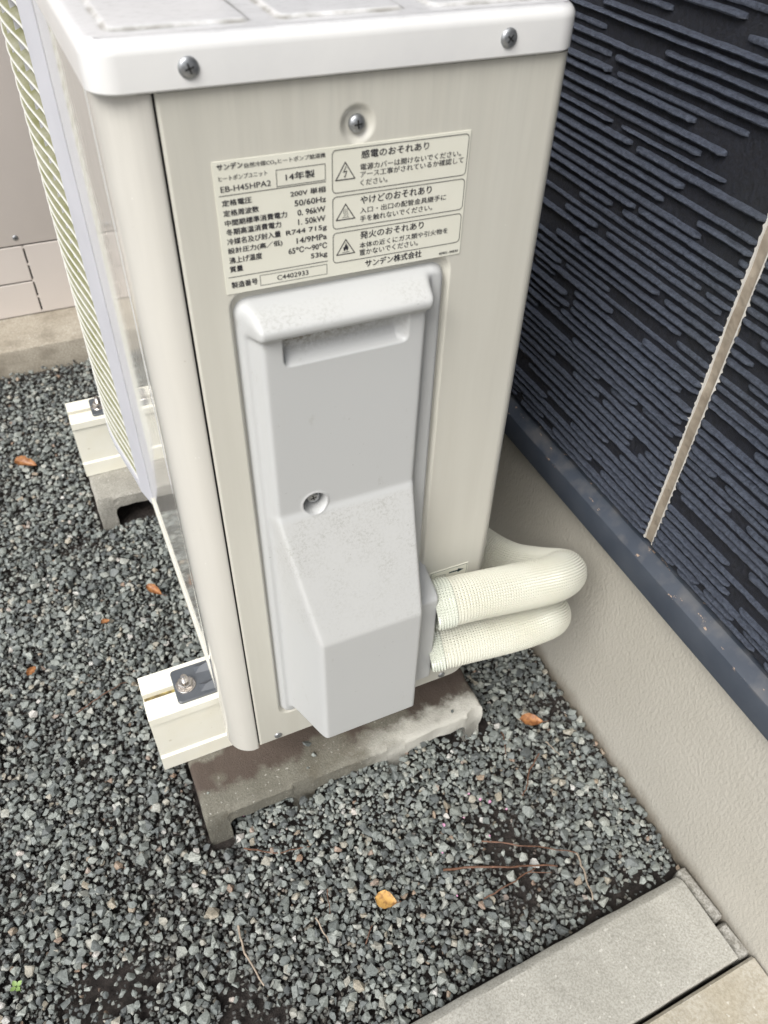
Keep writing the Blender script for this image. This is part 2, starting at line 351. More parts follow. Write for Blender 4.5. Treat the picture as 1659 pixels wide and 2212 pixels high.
def build_stones(name, sets):
    V, F, T = [], [], []; off = 0
    X = np.concatenate([s[0] for s in sets]); Y = np.concatenate([s[1] for s in sets]); Z = np.concatenate([s[2] for s in sets]); S = np.concatenate([s[3] for s in sets])
    var = rng.integers(0, len(SV), X.size)
    for k, (vv, ff) in enumerate(SV):
        idx = np.where(var == k)[0]; n = len(idx)
        if not n: continue
        q = rng.normal(size=(n, 4)); q /= np.linalg.norm(q, axis=1)[:, None]; a, b_, c_, d = q.T
        Rm = np.stack([1-2*(c_*c_+d*d), 2*(b_*c_-a*d), 2*(b_*d+a*c_), 2*(b_*c_+a*d), 1-2*(b_*b_+d*d), 2*(c_*d-a*b_), 2*(b_*d-a*c_), 2*(c_*d+a*b_), 1-2*(b_*b_+c_*c_)], -1).reshape(n, 3, 3)
        P = np.einsum('nij,vj->nvi', Rm, vv)*S[idx][:, None, None]; P[:, :, 2] *= .72
        P += np.stack([X[idx], Y[idx], Z[idx]], -1)[:, None, :]
        V.append(P.reshape(-1, 3)); F.append((ff[None]+(np.arange(n)*len(vv))[:, None, None]+off).reshape(-1, 3)); off += n*len(vv)
        T.append(np.repeat(rng.random(n), len(vv)))
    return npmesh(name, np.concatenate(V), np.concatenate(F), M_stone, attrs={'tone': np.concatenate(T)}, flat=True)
reg = (-.75, -.62, .56, 1.32)
g0 = scatter(.0056, .0045, .009, -.001, .003, .95, (-.38, -.42, .50, .62))
g1 = scatter(.0068, .006, .012, .000, .004, .97, reg)
g2 = scatter(.0088, .008, .0195, .003, .008, .88, reg)
g3 = scatter(.021, .014, .025, .005, .010, .42, reg)
farx = scatter(.016, .012, .024, .002, .006, .9, (-2.0, -.62, -.75, 2.2)); farx2 = scatter(.016, .012, .024, .002, .006, .9, (.02, 1.32, .56, 2.2))
top = (np.array([.1013, .1046, .091, .300, -.035]), np.array([.0452, .0268, .012, .012, .03]), np.array([.0675, .0665, .0660, .0662, .0662]), np.array([.0155, .010, .005, .006, .005]))
gravel = build_stones('gravel', [g0, g1, g2, g3, farx, farx2, top]); tag(gravel, kind='stuff', label='loose crushed grey-green gravel covering the ground around the outdoor unit', cat='gravel')

# ------------------------------------------------------------------ kerb, paving, mortar
KA = .0238
kr = empty('kerb_block', (.4615, -.2795, 0), KA)
def kerb_piece(x0, x1, par):
    prof = [(-.1025, -.12), (0, -.12), (0, .0215), (-.0015, .0235), (-.0085, .0295), (-.0105, .0305), (-.1, .0305), (-.1025, .028)]
    V, F = extrude_profile(prof, 'x', x0, x1, 40)
    V = [(x, y+random.uniform(-.0004, .0004), z+random.uniform(-.0003, .0003)) for x, y, z in V]
    return fixed(obj('kerb_body', V, F, M_kerb, par, 25))
kerb_piece(-.598, 0, kr)
tag(kr, 'long pale concrete kerb block ending just short of the house foundation', 'kerb')
k2 = empty('kerb_block', (.4615-.602*math.cos(KA), -.2795-.602*math.sin(KA), 0), KA); kerb_piece(-.598, 0, k2)
tag(k2, 'kerb block left of the one that meets the house foundation', 'kerb')
pv = fixed(obj('paving_slab', *extrude_profile([(-1.6, -.1), (-.107, -.1), (-.107, .024), (-.110, .0275), (-1.6, .0275)], 'x', -1.6, .018, 30), M_pave, None, 25)); pv.location = kr.location; pv.rotation_euler = kr.rotation_euler
tag(pv, kind='structure')
# mortar pieces between kerb and wall
mo = empty('mortar_fillet', (.4628, -.2795, 0), KA)
bm = boxbm(.002, -.060, -.05, .0175, .006, .021, .004, 2)
for v in bm.verts: v.co.x += .004*math.sin(v.co.y*90); v.co.z += random.uniform(-.002, .002)
obm('mortar_piece', bm, M_mortar, mo, 40)
bm = boxbm(.004, -.104, -.05, .022, -.064, .019, .004, 2)
for v in bm.verts: v.co.x += .002*math.sin(v.co.y*120); v.co.z += random.uniform(-.002, .002)
obm('mortar_piece', bm, M_mortar, mo, 40)
tag(mo, 'narrow cracked mortar strip filling the gap between kerb end and house foundation', 'mortar')

# ================================================================== HOUSE WALL
hw = empty('house_wall', (HX, 0, 0), -HA)
tag(hw, 'dark navy ribbed siding house wall above a beige stucco foundation', 'wall')
Y0, Y1 = -2.2, 3.0
obm('foundation', boxbm(0, Y0, -.3, .15, Y1, .345), M_stucco, hw, 0)
prof = [(.03, .331), (-.0195, .331), (-.0200, .3335), (-.0200, .3632), (-.0192, .3655), (-.0165, .3675), (-.0060, .3770), (.0120, .3785), (.03, .3785)]
ny = 260
V, F = extrude_profile(prof, 'y', Y0, Y1, ny); fl = fixed(obj('flashing', V, F, M_flash, hw, 25))
a = fl.data.attributes.new('grime', 'FLOAT', 'POINT'); a.data.foreach_set('value', [1. if i % 9 in (4, 5, 6) else 0. for i in range(len(V))])
obm('starter_gap', boxbm(.006, Y0, .379, .03, Y1, .400), M_slotd, hw, 0)
JL, JR = -.0450, -.0575           # joint edges at z ~ .55
def jy(e, z): return e-(z-.55)*.018
TOPZ = 2.8
def siding(name, ya, yb, lower, upper):
    """panel with a slightly uneven face; edges at the joint follow jy"""
    ys = np.linspace(0, 1, 2); P = []
    pn = empty_mesh = None
    prof_y = (lambda z: jy(ya, z) if lower else ya), (lambda z: jy(yb, z) if upper else yb)
    n = 90; V = []; F = []
    zs = np.concatenate([np.linspace(.3865, 1.1, n-1), [TOPZ]])
    for i, z in enumerate(zs):
        j = .0006
        a_ = prof_y[0](min(z, 1.1))+(random.uniform(-j, j) if lower else 0); b_ = prof_y[1](min(z, 1.1))+(random.uniform(-j, j) if upper else 0)
        V += [(-.0085, a_, z), (-.0085, b_, z), (.03, b_, z), (.03, a_, z)]
    for i in range(n-1):
        for k in range(4): F.append((i*4+k, i*4+(k+1) % 4, (i+1)*4+(k+1) % 4, (i+1)*4+k))
    F.append((3, 2, 1, 0)); F.append((n*4-4, n*4-3, n*4-2, n*4-1))
    return fixed(obj(name, V, F, M_side, hw, 25))
pa = siding('siding_panel', JL, Y1, True, False)
pb = siding('siding_panel', Y0, JR, False, True)
# sealant in the joint with bare cut edges
V, F = [], []
zs = np.linspace(.3865, 1.1, 240)
for z in zs:
    d = .0012*math.sin(z*55)+.0006*math.sin(z*170)
    V += [(-.0080+d*.3, jy(JL, z)+.0020, z), (-.0074+d, jy(JL, z)-.0055, z), (-.0080+d*.3, jy(JR, z)-.0020, z)]
for i in range(len(zs)-1):
    for k in range(2): F.append((i*3+k, i*3+k+1, i*3+k+4, i*3+k+3))
obj('sealant_joint', V, F, M_seal, hw, 60)
for e, s in ((JL, 1), (JR, -1)):       # flaked bare edge of each panel, ragged outline
    V, F = [], []; zz = np.linspace(.387, 1.1, 300); ph = rng.uniform(0, 6)
    for z in zz:
        wv = .0006+.0036*max(0, math.sin((z-.387)*2*math.pi/.0096+ph+1.5*math.sin(z*37)))**4*random.uniform(.3, 1)+random.uniform(0, .0007)
        V += [(-.0092, jy(e, z)-s*.0006, z), (-.0092, jy(e, z)+s*wv, z), (-.006, jy(e, z)-s*.0007, z)]
    for i in range(len(zz)-1):
        F.append((i*3, i*3+1, i*3+4, i*3+3)); F.append((i*3, i*3+3, i*3+5, i*3+2))
    obj('bare_edge', V, F, M_rawedge, pa if s > 0 else pb, 0)
# moulded ribs
def rib_mesh(y0, y1, z, h, d, V, F):
    n = max(4, int((y1-y0)/.0045)); off = len(V); ph = random.uniform(0, 6)
    tilt = random.uniform(-.0007, .0007)
    for i in range(n+1):
        t = i/n; y = y0+(y1-y0)*t; e = min(1, min(t*(y1-y0), (1-t)*(y1-y0))/.0014)**.5
        hh = h*(.8+.2*e)*(1+.05*math.sin(y*210+ph)+random.uniform(-.07, .07)); dd = d*(.35+.65*e)*(1+random.uniform(-.13, .13)); zz = z+.00015*math.sin(y*90+ph)+tilt*(t-.5)
        for u, v in ((-.0, .62), (-.50, .44), (-.88, .20), (-1., -.12), (-.82, -.44), (-.0, -.50)):
            V.append((-.0085+u*dd+(.0008 if u == 0 else 0), y, zz+v*hh))
    for i in range(n):
        for k in range(5): F.append((off+i*6+k, off+i*6+k+1, off+(i+1)*6+k+1, off+(i+1)*6+k))
    F.append(tuple(off+k for k in range(6))[::-1]); F.append(tuple(off+n*6+k for k in range(6)))
ribs = []
z = .3915
while z < 1.12:
    y = Y0 if z < .9 else -.8
    y += random.uniform(0, .2); h = random.uniform(.0036, .0048)
    if random.random() < .10: h *= .8
    while y < 1.7:
        L = random.choice([.05, .12, .18, .26, .36, .48, .62])*random.uniform(.8, 1.2)
        ribs.append((y, min(y+L, 1.9), z+random.uniform(-.0012, .0012), h*random.uniform(.9, 1.15), random.choice([.0030, .0042, .0050, .0056])))
        y += L+random.choice([.008, .012, .02, .05, .11])*random.uniform(.7, 1.2)
    z += random.uniform(.0090, .0106)
cut = []
for (a_, b_, z, h, d) in ribs:
    jl, jr = jy(JL, z)+.0012, jy(JR, z)-.0012
    if b_ <= jr or a_ >= jl: cut.append((a_, b_, z, h, d))
    else:
        if a_ < jr-.01: cut.append((a_, jr, z, h, d))
        if b_ > jl+.01: cut.append((jl, b_, z, h, d))
cw = np.array([-.0456, -.4723, 1.0048])
def seen(r):
    y0, y1 = max(r[0], -.32), min(r[1], 1.1); L = y1-y0
    if L <= 0 or r[2] > .98: return 0
    return L*r[3]/((((y0+y1)/2-cw[1])**2+.28+(r[2]-1.0)**2))
cut.sort(key=lambda r: -seen(r))
cnt = {0: 0, 1: 0}; rest = {0: ([], []), 1: ([], [])}
for r in cut:
    k = 0 if r[0] > jy(JL, .55)-.006 else 1
    if cnt[0]+cnt[1] < 296 and seen(r) > 0:
        V, F = [], []; rib_mesh(*r, V, F); obj('rib', V, F, M_rib, pa if k == 0 else pb, 50); cnt[k] += 1
    else: rib_mesh(*r, *rest[k])
for k in (0, 1):
    if rest[k][0]: tag(obj('rib_field', rest[k][0], rest[k][1], M_rib, pa if k == 0 else pb, 50), kind='stuff')

# ================================================================== WATER TANK CABINET + SLAB
sl = empty('concrete_slab', (-.30, 1.18, 0))
bm = boxbm(-.60, 0, -.1, .755, .9, .0577, .006, 2)
obm('slab_body', bm, M_slab, sl, 35); tag(sl, 'weathered brown-grey concrete base slab under the beige cabinet', 'slab')
tk = empty('tank_cabinet', (-.078, 1.3214, .0585))
tag(tk, 'tall beige steel tank cabinet standing on the concrete slab behind the outdoor unit', 'cabinet')
obm('inner_body', boxbm(-.53, .006, .004, .49, .55, 1.9), M_slotd, tk, 0)
obm('upper_panel', boxbm(-.535, 0, .1635, .495, .56, 1.92, .002, 2), M_tank, tk, 35)  # unseen right part widened to close the gap and block light behind the unit
obm('skirt_panel', boxbm(.0018, 0, .0015, .495, .0045, .1605, .0008, 1), M_tank, tk, 35)
obm('skirt_panel', boxbm(-.535, 0, .0015, -.0018, .0045, .0775, .0008, 1), M_tank, tk, 35)
obm('skirt_panel', boxbm(-.535, 0, .0810, -.0018, .0045, .1605, .0008, 1), M_tank, tk, 35)
for z in (.004, .040, .0772, .118, .157):
    obm('bridge_tab', boxbm(-.0019, .0006, z-.0022 if z != .0772 else z-.001, .0019, .004, z+.0022 if z != .0772 else z+.0052), M_tank, tk, 0)

def dome_screw(par, loc, r, normal='-y', mat=M_zinc, cross=True, h=.42, name='screw', rot=None):
    V, F = [], []; n = 20; rings = [(1.0, 0), (1.0, .10), (.93, .45), (.75, .75), (.5, .92), (.25, .99)]
    for q, hh in rings:
        for i in range(n):
            a = 2*math.pi*i/n; V.append((q*r*math.cos(a), -hh*h*r, q*r*math.sin(a)))
    for k in range(len(rings)-1):
        for i in range(n): F.append((k*n+i, k*n+(i+1) % n, (k+1)*n+(i+1) % n, (k+1)*n+i))
    V.append((0, -h*r, 0)); c0 = len(V)-1
    for i in range(n): F.append(((len(rings)-1)*n+i, (len(rings)-1)*n+(i+1) % n, c0))
    s = fixed(obj(name, V, F, mat, par, 50)); s.location = loc
    if cross:
        bm = bmesh.new(); a0 = rot if rot is not None else random.uniform(0, 1.5)
        for ax in (0, 1):
            bx = boxbm(-.46*r, -h*r*1.04, -.085*r, .46*r, -h*r*.6, .085*r)
            for v in bx.verts:
                x, z_ = v.co.x, v.co.z; a = a0+ax*math.pi/2; v.co.x = x*math.cos(a)-z_*math.sin(a); v.co.z = x*math.sin(a)+z_*math.cos(a)
            me = bpy.data.meshes.new('t'); bx.to_mesh(me); bx.free(); bm.from_mesh(me); bpy.data.meshes.remove(me)
        obm('cross_recess', bm, M_zincd, s, 0)
    return s
dome_screw(tk, (-.0095, 0, .1803), .006, cross=True)

# ================================================================== SUPPORT: concrete blocks and PVC feet
def hollow_block(name, mat, seed):
    """lying hollow concrete block 395 x 190; core holes run front to back, shell wavy and worn"""
    from mathutils import noise
    ho = ((.028, .113, .041), (.140, .244, .040), (.270, .367, .038)); W_, Y_, ZB_, ZT_ = .395, .190, -.035, .0646; r = .013
    sam = []                      # (x, underside z, top z)
    def ztop(x): return ZT_-.0045*max(0, 1-min(x, W_-x)/.0045)**2
    def zlow(x):
        for xa, xb, t in ho:
            if xa <= x <= xb:
                e = min(x-xa, xb-x); return t if e >= r else t-r+math.sqrt(max(0, r*r-(r-e)**2))
        return ZB_
    xs = sorted(set([round(v, 5) for v in np.arange(0, W_+1e-6, .005)]+[.0015, .003, W_-.0015, W_-.003]+[round(q, 5) for h_ in ho for k in range(6) for q in (h_[0]+r*k/5, h_[1]-r*k/5)]))
    for x in xs:
        at = [h_ for h_ in ho if abs(x-h_[0]) < 1e-6]; an = [h_ for h_ in ho if abs(x-h_[1]) < 1e-6]
        if at: sam += [(x, ZB_, ztop(x)), (x, zlow(x), ztop(x))]
        elif an: sam += [(x, zlow(x), ztop(x)), (x, ZB_, ztop(x))]
        else: sam.append((x, zlow(x), ztop(x)))
    nz, ny = 9, 26; V, F = [], []
    def disp(p):
        q = Vector(p); k = Vector((seed*7., 0, 0)); n1 = noise.noise_vector(q*38+k)*.0013; n2 = noise.noise_vector(q*130+k)*.0007; q2 = q+n1+n2
        if seed == 1:             # chipped, rounded right end and ragged lower front edge
            wr = max(0, (q.x-.285)/.11)
            if q.y < .05 and q.z > -.03: q2.y += wr*.010*(1-q.y/.05)*(.4+abs(noise.noise(q*30))); q2.z -= wr*.006*(1-q.y/.05)*(.3+abs(noise.noise(q*24+k)))
            q2.x -= max(0, (q.x-.36)/.035)*.006*(.4+abs(noise.noise(q*22)))*(1 if q.y < .06 else .4)
        if q.y < .01 and ZB_ < q.z < .05: q2.z += .004*noise.noise(q*42+k)*(1 if q.z > .02 else 0)
        return q2
    def sheet(P):                 # rows of points -> quads
        o = len(V); n = len(P[0])
        for row in P: V.extend(disp(p) for p in row)
        for i in range(len(P)-1):
            for j in range(n-1): F.append((o+i*n+j, o+i*n+j+1, o+(i+1)*n+j+1, o+(i+1)*n+j))
    ee = .0035
    for y, sg in ((0, 1), (Y_, -1)):
        sheet([[(x, y+(sg*ee if k == nz else 0), lo+(hi-lo)*k/nz-(0 if k < nz else 0)-(.0 if k < nz else 0)) for k in range(nz+1)] for x, lo, hi in sam])
    sheet([[(x, ee+(Y_-2*ee)*k/ny, hi) for k in range(ny+1)] for x, lo, hi in sam])
    sheet([[(x, Y_*k/ny, lo) for k in range(ny+1)] for x, lo, hi in sam])
    for x in (0, W_):
        sheet([[(x, (Y_*k/ny if j < nz else ee+(Y_-2*ee)*k/ny), ZB_+(ztop(x)-ZB_)*j/nz) for k in range(ny+1)] for j in range(nz+1)])
    bm = bmesh.new(); vs = [bm.verts.new(v) for v in V]
    for f in F: bm.faces.new([vs[i] for i in f])
    bmesh.ops.remove_doubles(bm, verts=bm.verts, dist=.0002)
    return obm(name, bm, mat, None, 50)
nb = hollow_block('concrete_block', M_block, 1); nb.location = (-.0479, -.0037, 0)
tag(nb, 'mossy damp hollow concrete block under the near end of the outdoor unit', 'concrete block', 'concrete blocks carrying the outdoor unit')
fb = hollow_block('concrete_block', M_blockfar, 2); fb.location = (-.0745, .6214, 0)
tag(fb, 'drier grey hollow concrete block under the far end of the outdoor unit', 'concrete block', 'concrete blocks carrying the outdoor unit')
# pale worn patch on the near block's right end is left to the material
def pvc_foot(y0, label):
    root = empty('support_foot', (-.0775, y0, .0652))
    H = .1175; W = .065
    prof = [(0.0012, 0), (W-.0012, 0), (W, .001), (W, .028), (W-.0028, .031), (W-.0028, H-.016), (W, H-.0135), (W, H-.0012), (W-.0012, H), (.0400, H), (.0385, H-.0015), (.0385, H-.012), (.0285, H-.012), (.0285, H-.0015), (.0270, H), (.0012, H), (0, H-.0012), (0, H-.0135), (.0028, H-.016), (.0028, .031), (0, .028), (0, .001)]
    V, F = extrude_profile(prof, 'x', 0, .36, 1); o = fixed(obj('foot_body', V, F, M_pvc, root, 25))
    obm('slot_floor', boxbm(.001, .0286, H-.0118, .359, .0384, H-.0098), M_slot, root, 0)
    tag(root, label, 'support foot', 'cream plastic feet under the outdoor unit'); return root
pvc_foot(.0813, 'cream plastic support foot under the near end of the unit, sticking out at bottom left')
pvc_foot(.6923, 'cream plastic support foot farther back, under the far end of the unit')

# ================================================================== OUTDOOR UNIT
U = empty('heat_pump_unit', (.15, .4, .183)); UL = Vector((.15, .4, .183))
tag(U, 'boxy ivory heat pump outdoor unit with grey valve cover and warning label', 'heat pump')
def child(o, par=U):
    """keep world-space coordinates under the unit"""
    o.parent = par; o.matrix_parent_inverse = Matrix.Translation(-UL) if par is U else Matrix.Identity(4); return o
ZB, ZT = .183, .8695
child(obm('inner_body', boxbm(.014, .014, .19, .285, .80, .868), M_dark, None, 0))
child(obm('base_pan', boxbm(.006, .02, .1845, .292, .845, .200, .002, 1), M_panel, None, 30))
# ---- side panel, with pocket for the cover and screw dimple, wrapping round the back corner
def axis(lo, hi, fine, base, fs):
    pts = [lo]
    while pts[-1] < hi-1e-6:
        x = pts[-1]; st = base
        for c_, w_ in fine:
            if c_-w_-base < x < c_+w_: st = fs
        pts.append(min(hi, x+st))
    return np.array(pts)
S0, S1 = .0332, .2940
sx_ = axis(S0, S1, [(.0605, .006), (.2265, .006), (.1529, .014), (.035, .003), (.07, .014), (.216, .014)], .006, .0008)
arc = np.linspace(0, 1, 9)[1:]
zz_ = axis(0, 1, [], .01, .01)
zz_ = axis(ZB, ZT, [(.744, .018), (.8412, .014), (.232, .015), (.187, .004), (.866, .004)], .012, .0008)
nS = len(sx_)+len(arc)+1
Xs = np.concatenate([sx_, S1+.012*np.sin(arc*math.pi/2), [.3060]]); Ys = np.concatenate([np.zeros(len(sx_)), .012*(1-np.cos(arc*math.pi/2)), [.80]])
Xg, Zg = np.meshgrid(Xs, zz_, indexing='ij'); Yg, _ = np.meshgrid(Ys, zz_, indexing='ij'); Yg = Yg.copy()
def sdrr(x, z, x0, z0, x1, z1, r):
    dx = np.maximum(np.maximum(x0+r-x, x-(x1-r)), 0); dz = np.maximum(np.maximum(z0+r-z, z-(z1-r)), 0)
    ins = np.minimum(np.maximum(np.maximum(x0+r-x, x-(x1-r)), np.maximum(z0+r-z, z-(z1-r))), 0)
    return np.hypot(dx, dz)+ins-r
flat = Xg <= S1+1e-6
sd_ = sdrr(Xg, Zg, .0603, .2290, .2262, .7450, .013)
Yg += np.where(flat, .0045*(1-sstep(-.0022, .0012, sd_)), 0)
rr = np.hypot(Xg-.1529, Zg-.8412); Yg += np.where(flat, .0030*(1-sstep(.0066, .0125, rr)), 0)
# rolled seam edge on the left and rounded lower right corner
Yg += np.where(Xg < S0+.0016, (S0+.0016-Xg)*.8, 0)
zb_lift = np.where(Xg > .278, .018-np.sqrt(np.maximum(.018**2-np.minimum(Xg-.278, .018)**2, 0)), 0)
Zg = np.where(Zg < .23, ZB+zb_lift+(Zg-ZB)*(.23-ZB-zb_lift)/(.23-ZB), Zg)
V = np.stack([Xg, Yg, Zg], -1).reshape(-1, 3)
# trim: add a return lip at the bottom (sheet thickness)
side = child(npmesh('side_panel', V, grid_faces(nS, len(zz_)), M_panel, smooth=40))
# lower return edge so the sheet shows thickness
V, F = [], []
for i in range(nS):
    zb = float(Zg[i, 0]); x_, y_ = Xs[i], Ys[i]; V += [(x_, y_+1e-4, zb), (x_-(.0012 if i > len(sx_)-3 else 0), y_+.0015, zb-.0002), (x_-(.0012 if i > len(sx_)-3 else 0), y_+.003, zb+.01)]
for i in range(nS-1):
    for k in range(2): F.append((i*3+k, i*3+k+1, i*3+k+4, i*3+k+3))
child(obj('panel_hem', V, F, M_panel, None, 30))
# ---- front corner column and glossy front
def front_x(y):      # plan of the front: rounded corner bulge settling to x=.009
    return .0018+(.009-.0018)*float(sstep(.030, .13, np.array(y)))
P = [(.0318, .0016), (.0316, .0006), (.0306, 0)]
for i in range(0, 15): a = math.pi/2*i/14; P.append((.0290-.0272*math.sin(a), .0285*(1-math.cos(a))))
for y in np.linspace(.034, .14, 14): P.append((front_x(y), y))
for y in np.linspace(.18, .438, 6): P.append((.009, y))
zc = np.array([.1765, .1785, .183, .22, .4, .6, .8, .85, .866, .8695])
V = []
for i, (x, y) in enumerate(P):
    for k, z in enumerate(zc):
        zz = z
        if k < 3 and y > .02: zz = max(z, .1765+min(.0065, (y-.02)*.2)) if k == 0 else max(z, .1832 if k == 2 else .1825*min(1, 1))
        V.append((x, y, zz if k else (.1765+.0065*float(sstep(.006, .05, np.array(y))) + (.0 if x < .029 else .0008))))
for i in range(len(P)):      # keep each column of vertices increasing
    for k in range(1, 3):
        a = V[i*len(zc)+k-1]; c_ = V[i*len(zc)+k]
        if c_[2] <= a[2]+.0004: V[i*len(zc)+k] = (c_[0], c_[1], a[2]+.0006)
fr = child(npmesh('front_corner_panel', np.array(V), grid_faces(len(P), len(zc)), M_front, smooth=50))
V, F = [], []
for i, (x, y) in enumerate(P):
    zb = V0 = None
for i, (x, y) in enumerate(P):
    zb = fr.data.vertices[i*len(zc)].co.z; nx = .0015 if y > .01 else .0; ny_ = .0015 if y < .02 else 0
    V += [(x, y, zb), (x+nx, y+ny_, zb-.0003), (x+nx*2, y+ny_*2, zb+.009)]
for i in range(len(P)-1):
    for k in range(2): F.append((i*3+k, i*3+k+1, i*3+k+4, i*3+k+3))
child(obj('corner_hem', V, F, M_front, None, 30))
child(obm('seam_gap', boxbm(.0308, .0042, .1795, .0346, .0062, .8685), M_seam, None, 0))
# ---- grille panel
gr_ = child(empty('fan_grille', (0, 0, 0)))
def gchild(o): o.parent = gr_; o.matrix_parent_inverse = Matrix.Identity(4); return o
def bulge(t, A): return -.0030-A*math.sin(math.pi*min(max(t, 0), 1))**1.3
def amp(z): return .0145+.0045*(.85-z)/.65
GY0, GY1 = .480, .830
# frame: bevel strip, bottom and top border, far border
def strip(name, pts_lo, pts_hi, par_fn, mat=M_grille, smooth=30):
    n = len(pts_lo); return par_fn(obj(name, list(pts_lo)+list(pts_hi), [(i, i+1, n+i+1, n+i) for i in range(n-1)], mat, None, smooth))
fr_plan = [(.0135, .4395), (.0082, .4405), (.0070, .4425), (-.0022, .4780), (-.0030, .480), (-.0026, .4822), (.0100, .4830)]
strip('grille_bevel', [(x, y, .1835) for x, y in fr_plan], [(x, y, .8665) for x, y in fr_plan], gchild)
fr2 = [(.010, .827), (-.0024, .8285), (-.0030, .83), (.009, .850), (.012, .852), (.29, .854)]
strip('grille_bevel', [(x, y, .1835) for x, y in fr2], [(x, y, .8665) for x, y in fr2], gchild)
for z0, z1 in ((.1835, .1985), (.852, .8665)):
    V, F = [], []; n = 24
    for i in range(n+1):
        y = GY0+(GY1-GY0)*i/n; x = bulge(i/n, amp(z0))
        V += [(x+.012, y, z0), (x, y, z0+.001), (x, y, z1-.001), (x+.012, y, z1)]
    for i in range(n):
        for k in range(3): F.append((i*4+k, i*4+k+1, i*4+k+5, i*4+k+4))
    gchild(obj('grille_border', V, F, M_grille, None, 40))
gchild(obm('fan_opening', boxbm(.0135, .484, .20, .016, .827, .852), M_dark, None, 0))
ns = 33
for s in range(ns):
    z = .2085+s*.01975
    A = amp(z)
    n = 26; V, F, G = [], [], []
    for i in range(n+1):
        t = i/n; y = GY0+.0015+(GY1-GY0-.003)*t; x = bulge(t, A)
        xi = .0128; sec = [(xi, z+.0040+(xi-x)*.30), (x+.0022, z+.0016), (x+.0006, z+.0011), (x, z+.0004), (x+.0003, z-.0014), (x+.0012, z-.0016), (x+.0026, z-.0004), (xi, z+.0022+(xi-x)*.30)]
        V += [(a_, y, c_) for a_, c_ in sec]; G += [1, 1, .25, 0, 0, 0, 0, 0]
    for i in range(n):
        for k in range(8): F.append((i*8+k, i*8+(k+1) % 8, (i+1)*8+(k+1) % 8, (i+1)*8+k))
    F.append(tuple(range(8))); F.append(tuple(range(n*8, n*8+8))[::-1])
    o = gchild(fixed(obj('slat', V, F, M_slat, None, 30)))
    a = o.data.attributes.new('grime', 'FLOAT', 'POINT'); a.data.foreach_set('value', [float(g_) for g_ in G])
for y in (.56, .64, .72):      # vertical stiffeners behind the slats
    V, F = [], []
    for k in range(30):
        z = .2+.652*k/29; A = amp(z); x = bulge((y-GY0)/(GY1-GY0), A)
        V += [(x+.0045, y-.0012, z), (x+.0045, y+.0012, z), (.0139, y+.0012, z), (.0139, y-.0012, z)]
    for k in range(29):
        for j in range(4): F.append((k*4+j, k*4+(j+1) % 4, k*4+4+(j+1) % 4, k*4+4+j))
    gchild(fixed(obj('stiffener', V, F, M_grille, None, 0)))
# ---- lid
def lid():
    x0, y0, x1, y1 = -.0012, -.0042, .3068, .860; z0, z1 = .8707, .8965; rt_ = .0075
    rings = [(0.0022, z0+.0006), (.0010, z0), (0, z0+.0012)]
    for i in range(0, 8): a = math.pi/2*i/7; rings.append((rt_*(1-math.cos(a)), z1-rt_+rt_*math.sin(a)))
    V, F = [], []; nn = None
    for ins, z in rings:
        P_ = rrect(x0+ins, y0+ins, x1-ins, y1-ins, .018-ins*.6, 8); nn = len(P_)
        V += [(x, y, z) for x, y in P_]
    for k in range(len(rings)-1):
        for i in range(nn): F.append((k*nn+i, k*nn+(i+1) % nn, (k+1)*nn+(i+1) % nn, (k+1)*nn+i))
    # rolled-in underside
    base = len(V)
    F.append(tuple(len(rings)*nn-nn+i for i in range(nn)))
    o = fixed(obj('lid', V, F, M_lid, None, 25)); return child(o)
LID = lid()
def lid_field():
    """pressed top of the lid: low raised plateaus separated by channels"""
    xs = np.unique(np.concatenate([np.arange(.008, .2990, .0014), [.2990]])); ys = np.concatenate([np.arange(.0052, .03, .0012), np.arange(.03, .80, .012), np.arange(.80, .852, .0015)])
    X, Y = np.meshgrid(xs, ys, indexing='ij'); H = np.zeros_like(X); G = np.zeros_like(X)
    for a_, b_ in ((.0165, .0935), (.1110, .1885), (.2070, .2900)):
        s = sdrr(X, Y, a_, .0150, b_, .832, .0045)
        H = np.maximum(H, .0020*(1-sstep(-.0016, .0016, s))); G = np.maximum(G, np.exp(-((s-.0008)/.0016)**2))
    edge = np.minimum(np.minimum(X-.008, .2990-X), np.minimum(Y-.0052, .8505-Y)); Z = .89660+H+.0001*np.minimum(edge/.002, 1)
    V = np.stack([X, Y, Z], -1).reshape(-1, 3)
    return npmesh('pressed_top', V, grid_faces(len(xs), len(ys)), M_lid, smooth=60, attrs={'grime': G})
pt = lid_field(); pt.parent = LID; 
dome_l = []
def uscrew(x, y, z, r, **k): s = dome_screw(None, (x, y, z), r, **k); child(s); return s
uscrew(.0528, -.0042, .8816, .0058, rot=.3); uscrew(.2515, -.0042, .8816, .0058, rot=.9)
uscrew(.1529, .0022, .8412, .0056, rot=.1, h=.6)
uscrew(.0552, 0, .1895, .0046, cross=False); uscrew(.2665, 0, .1890, .0046, cross=False)

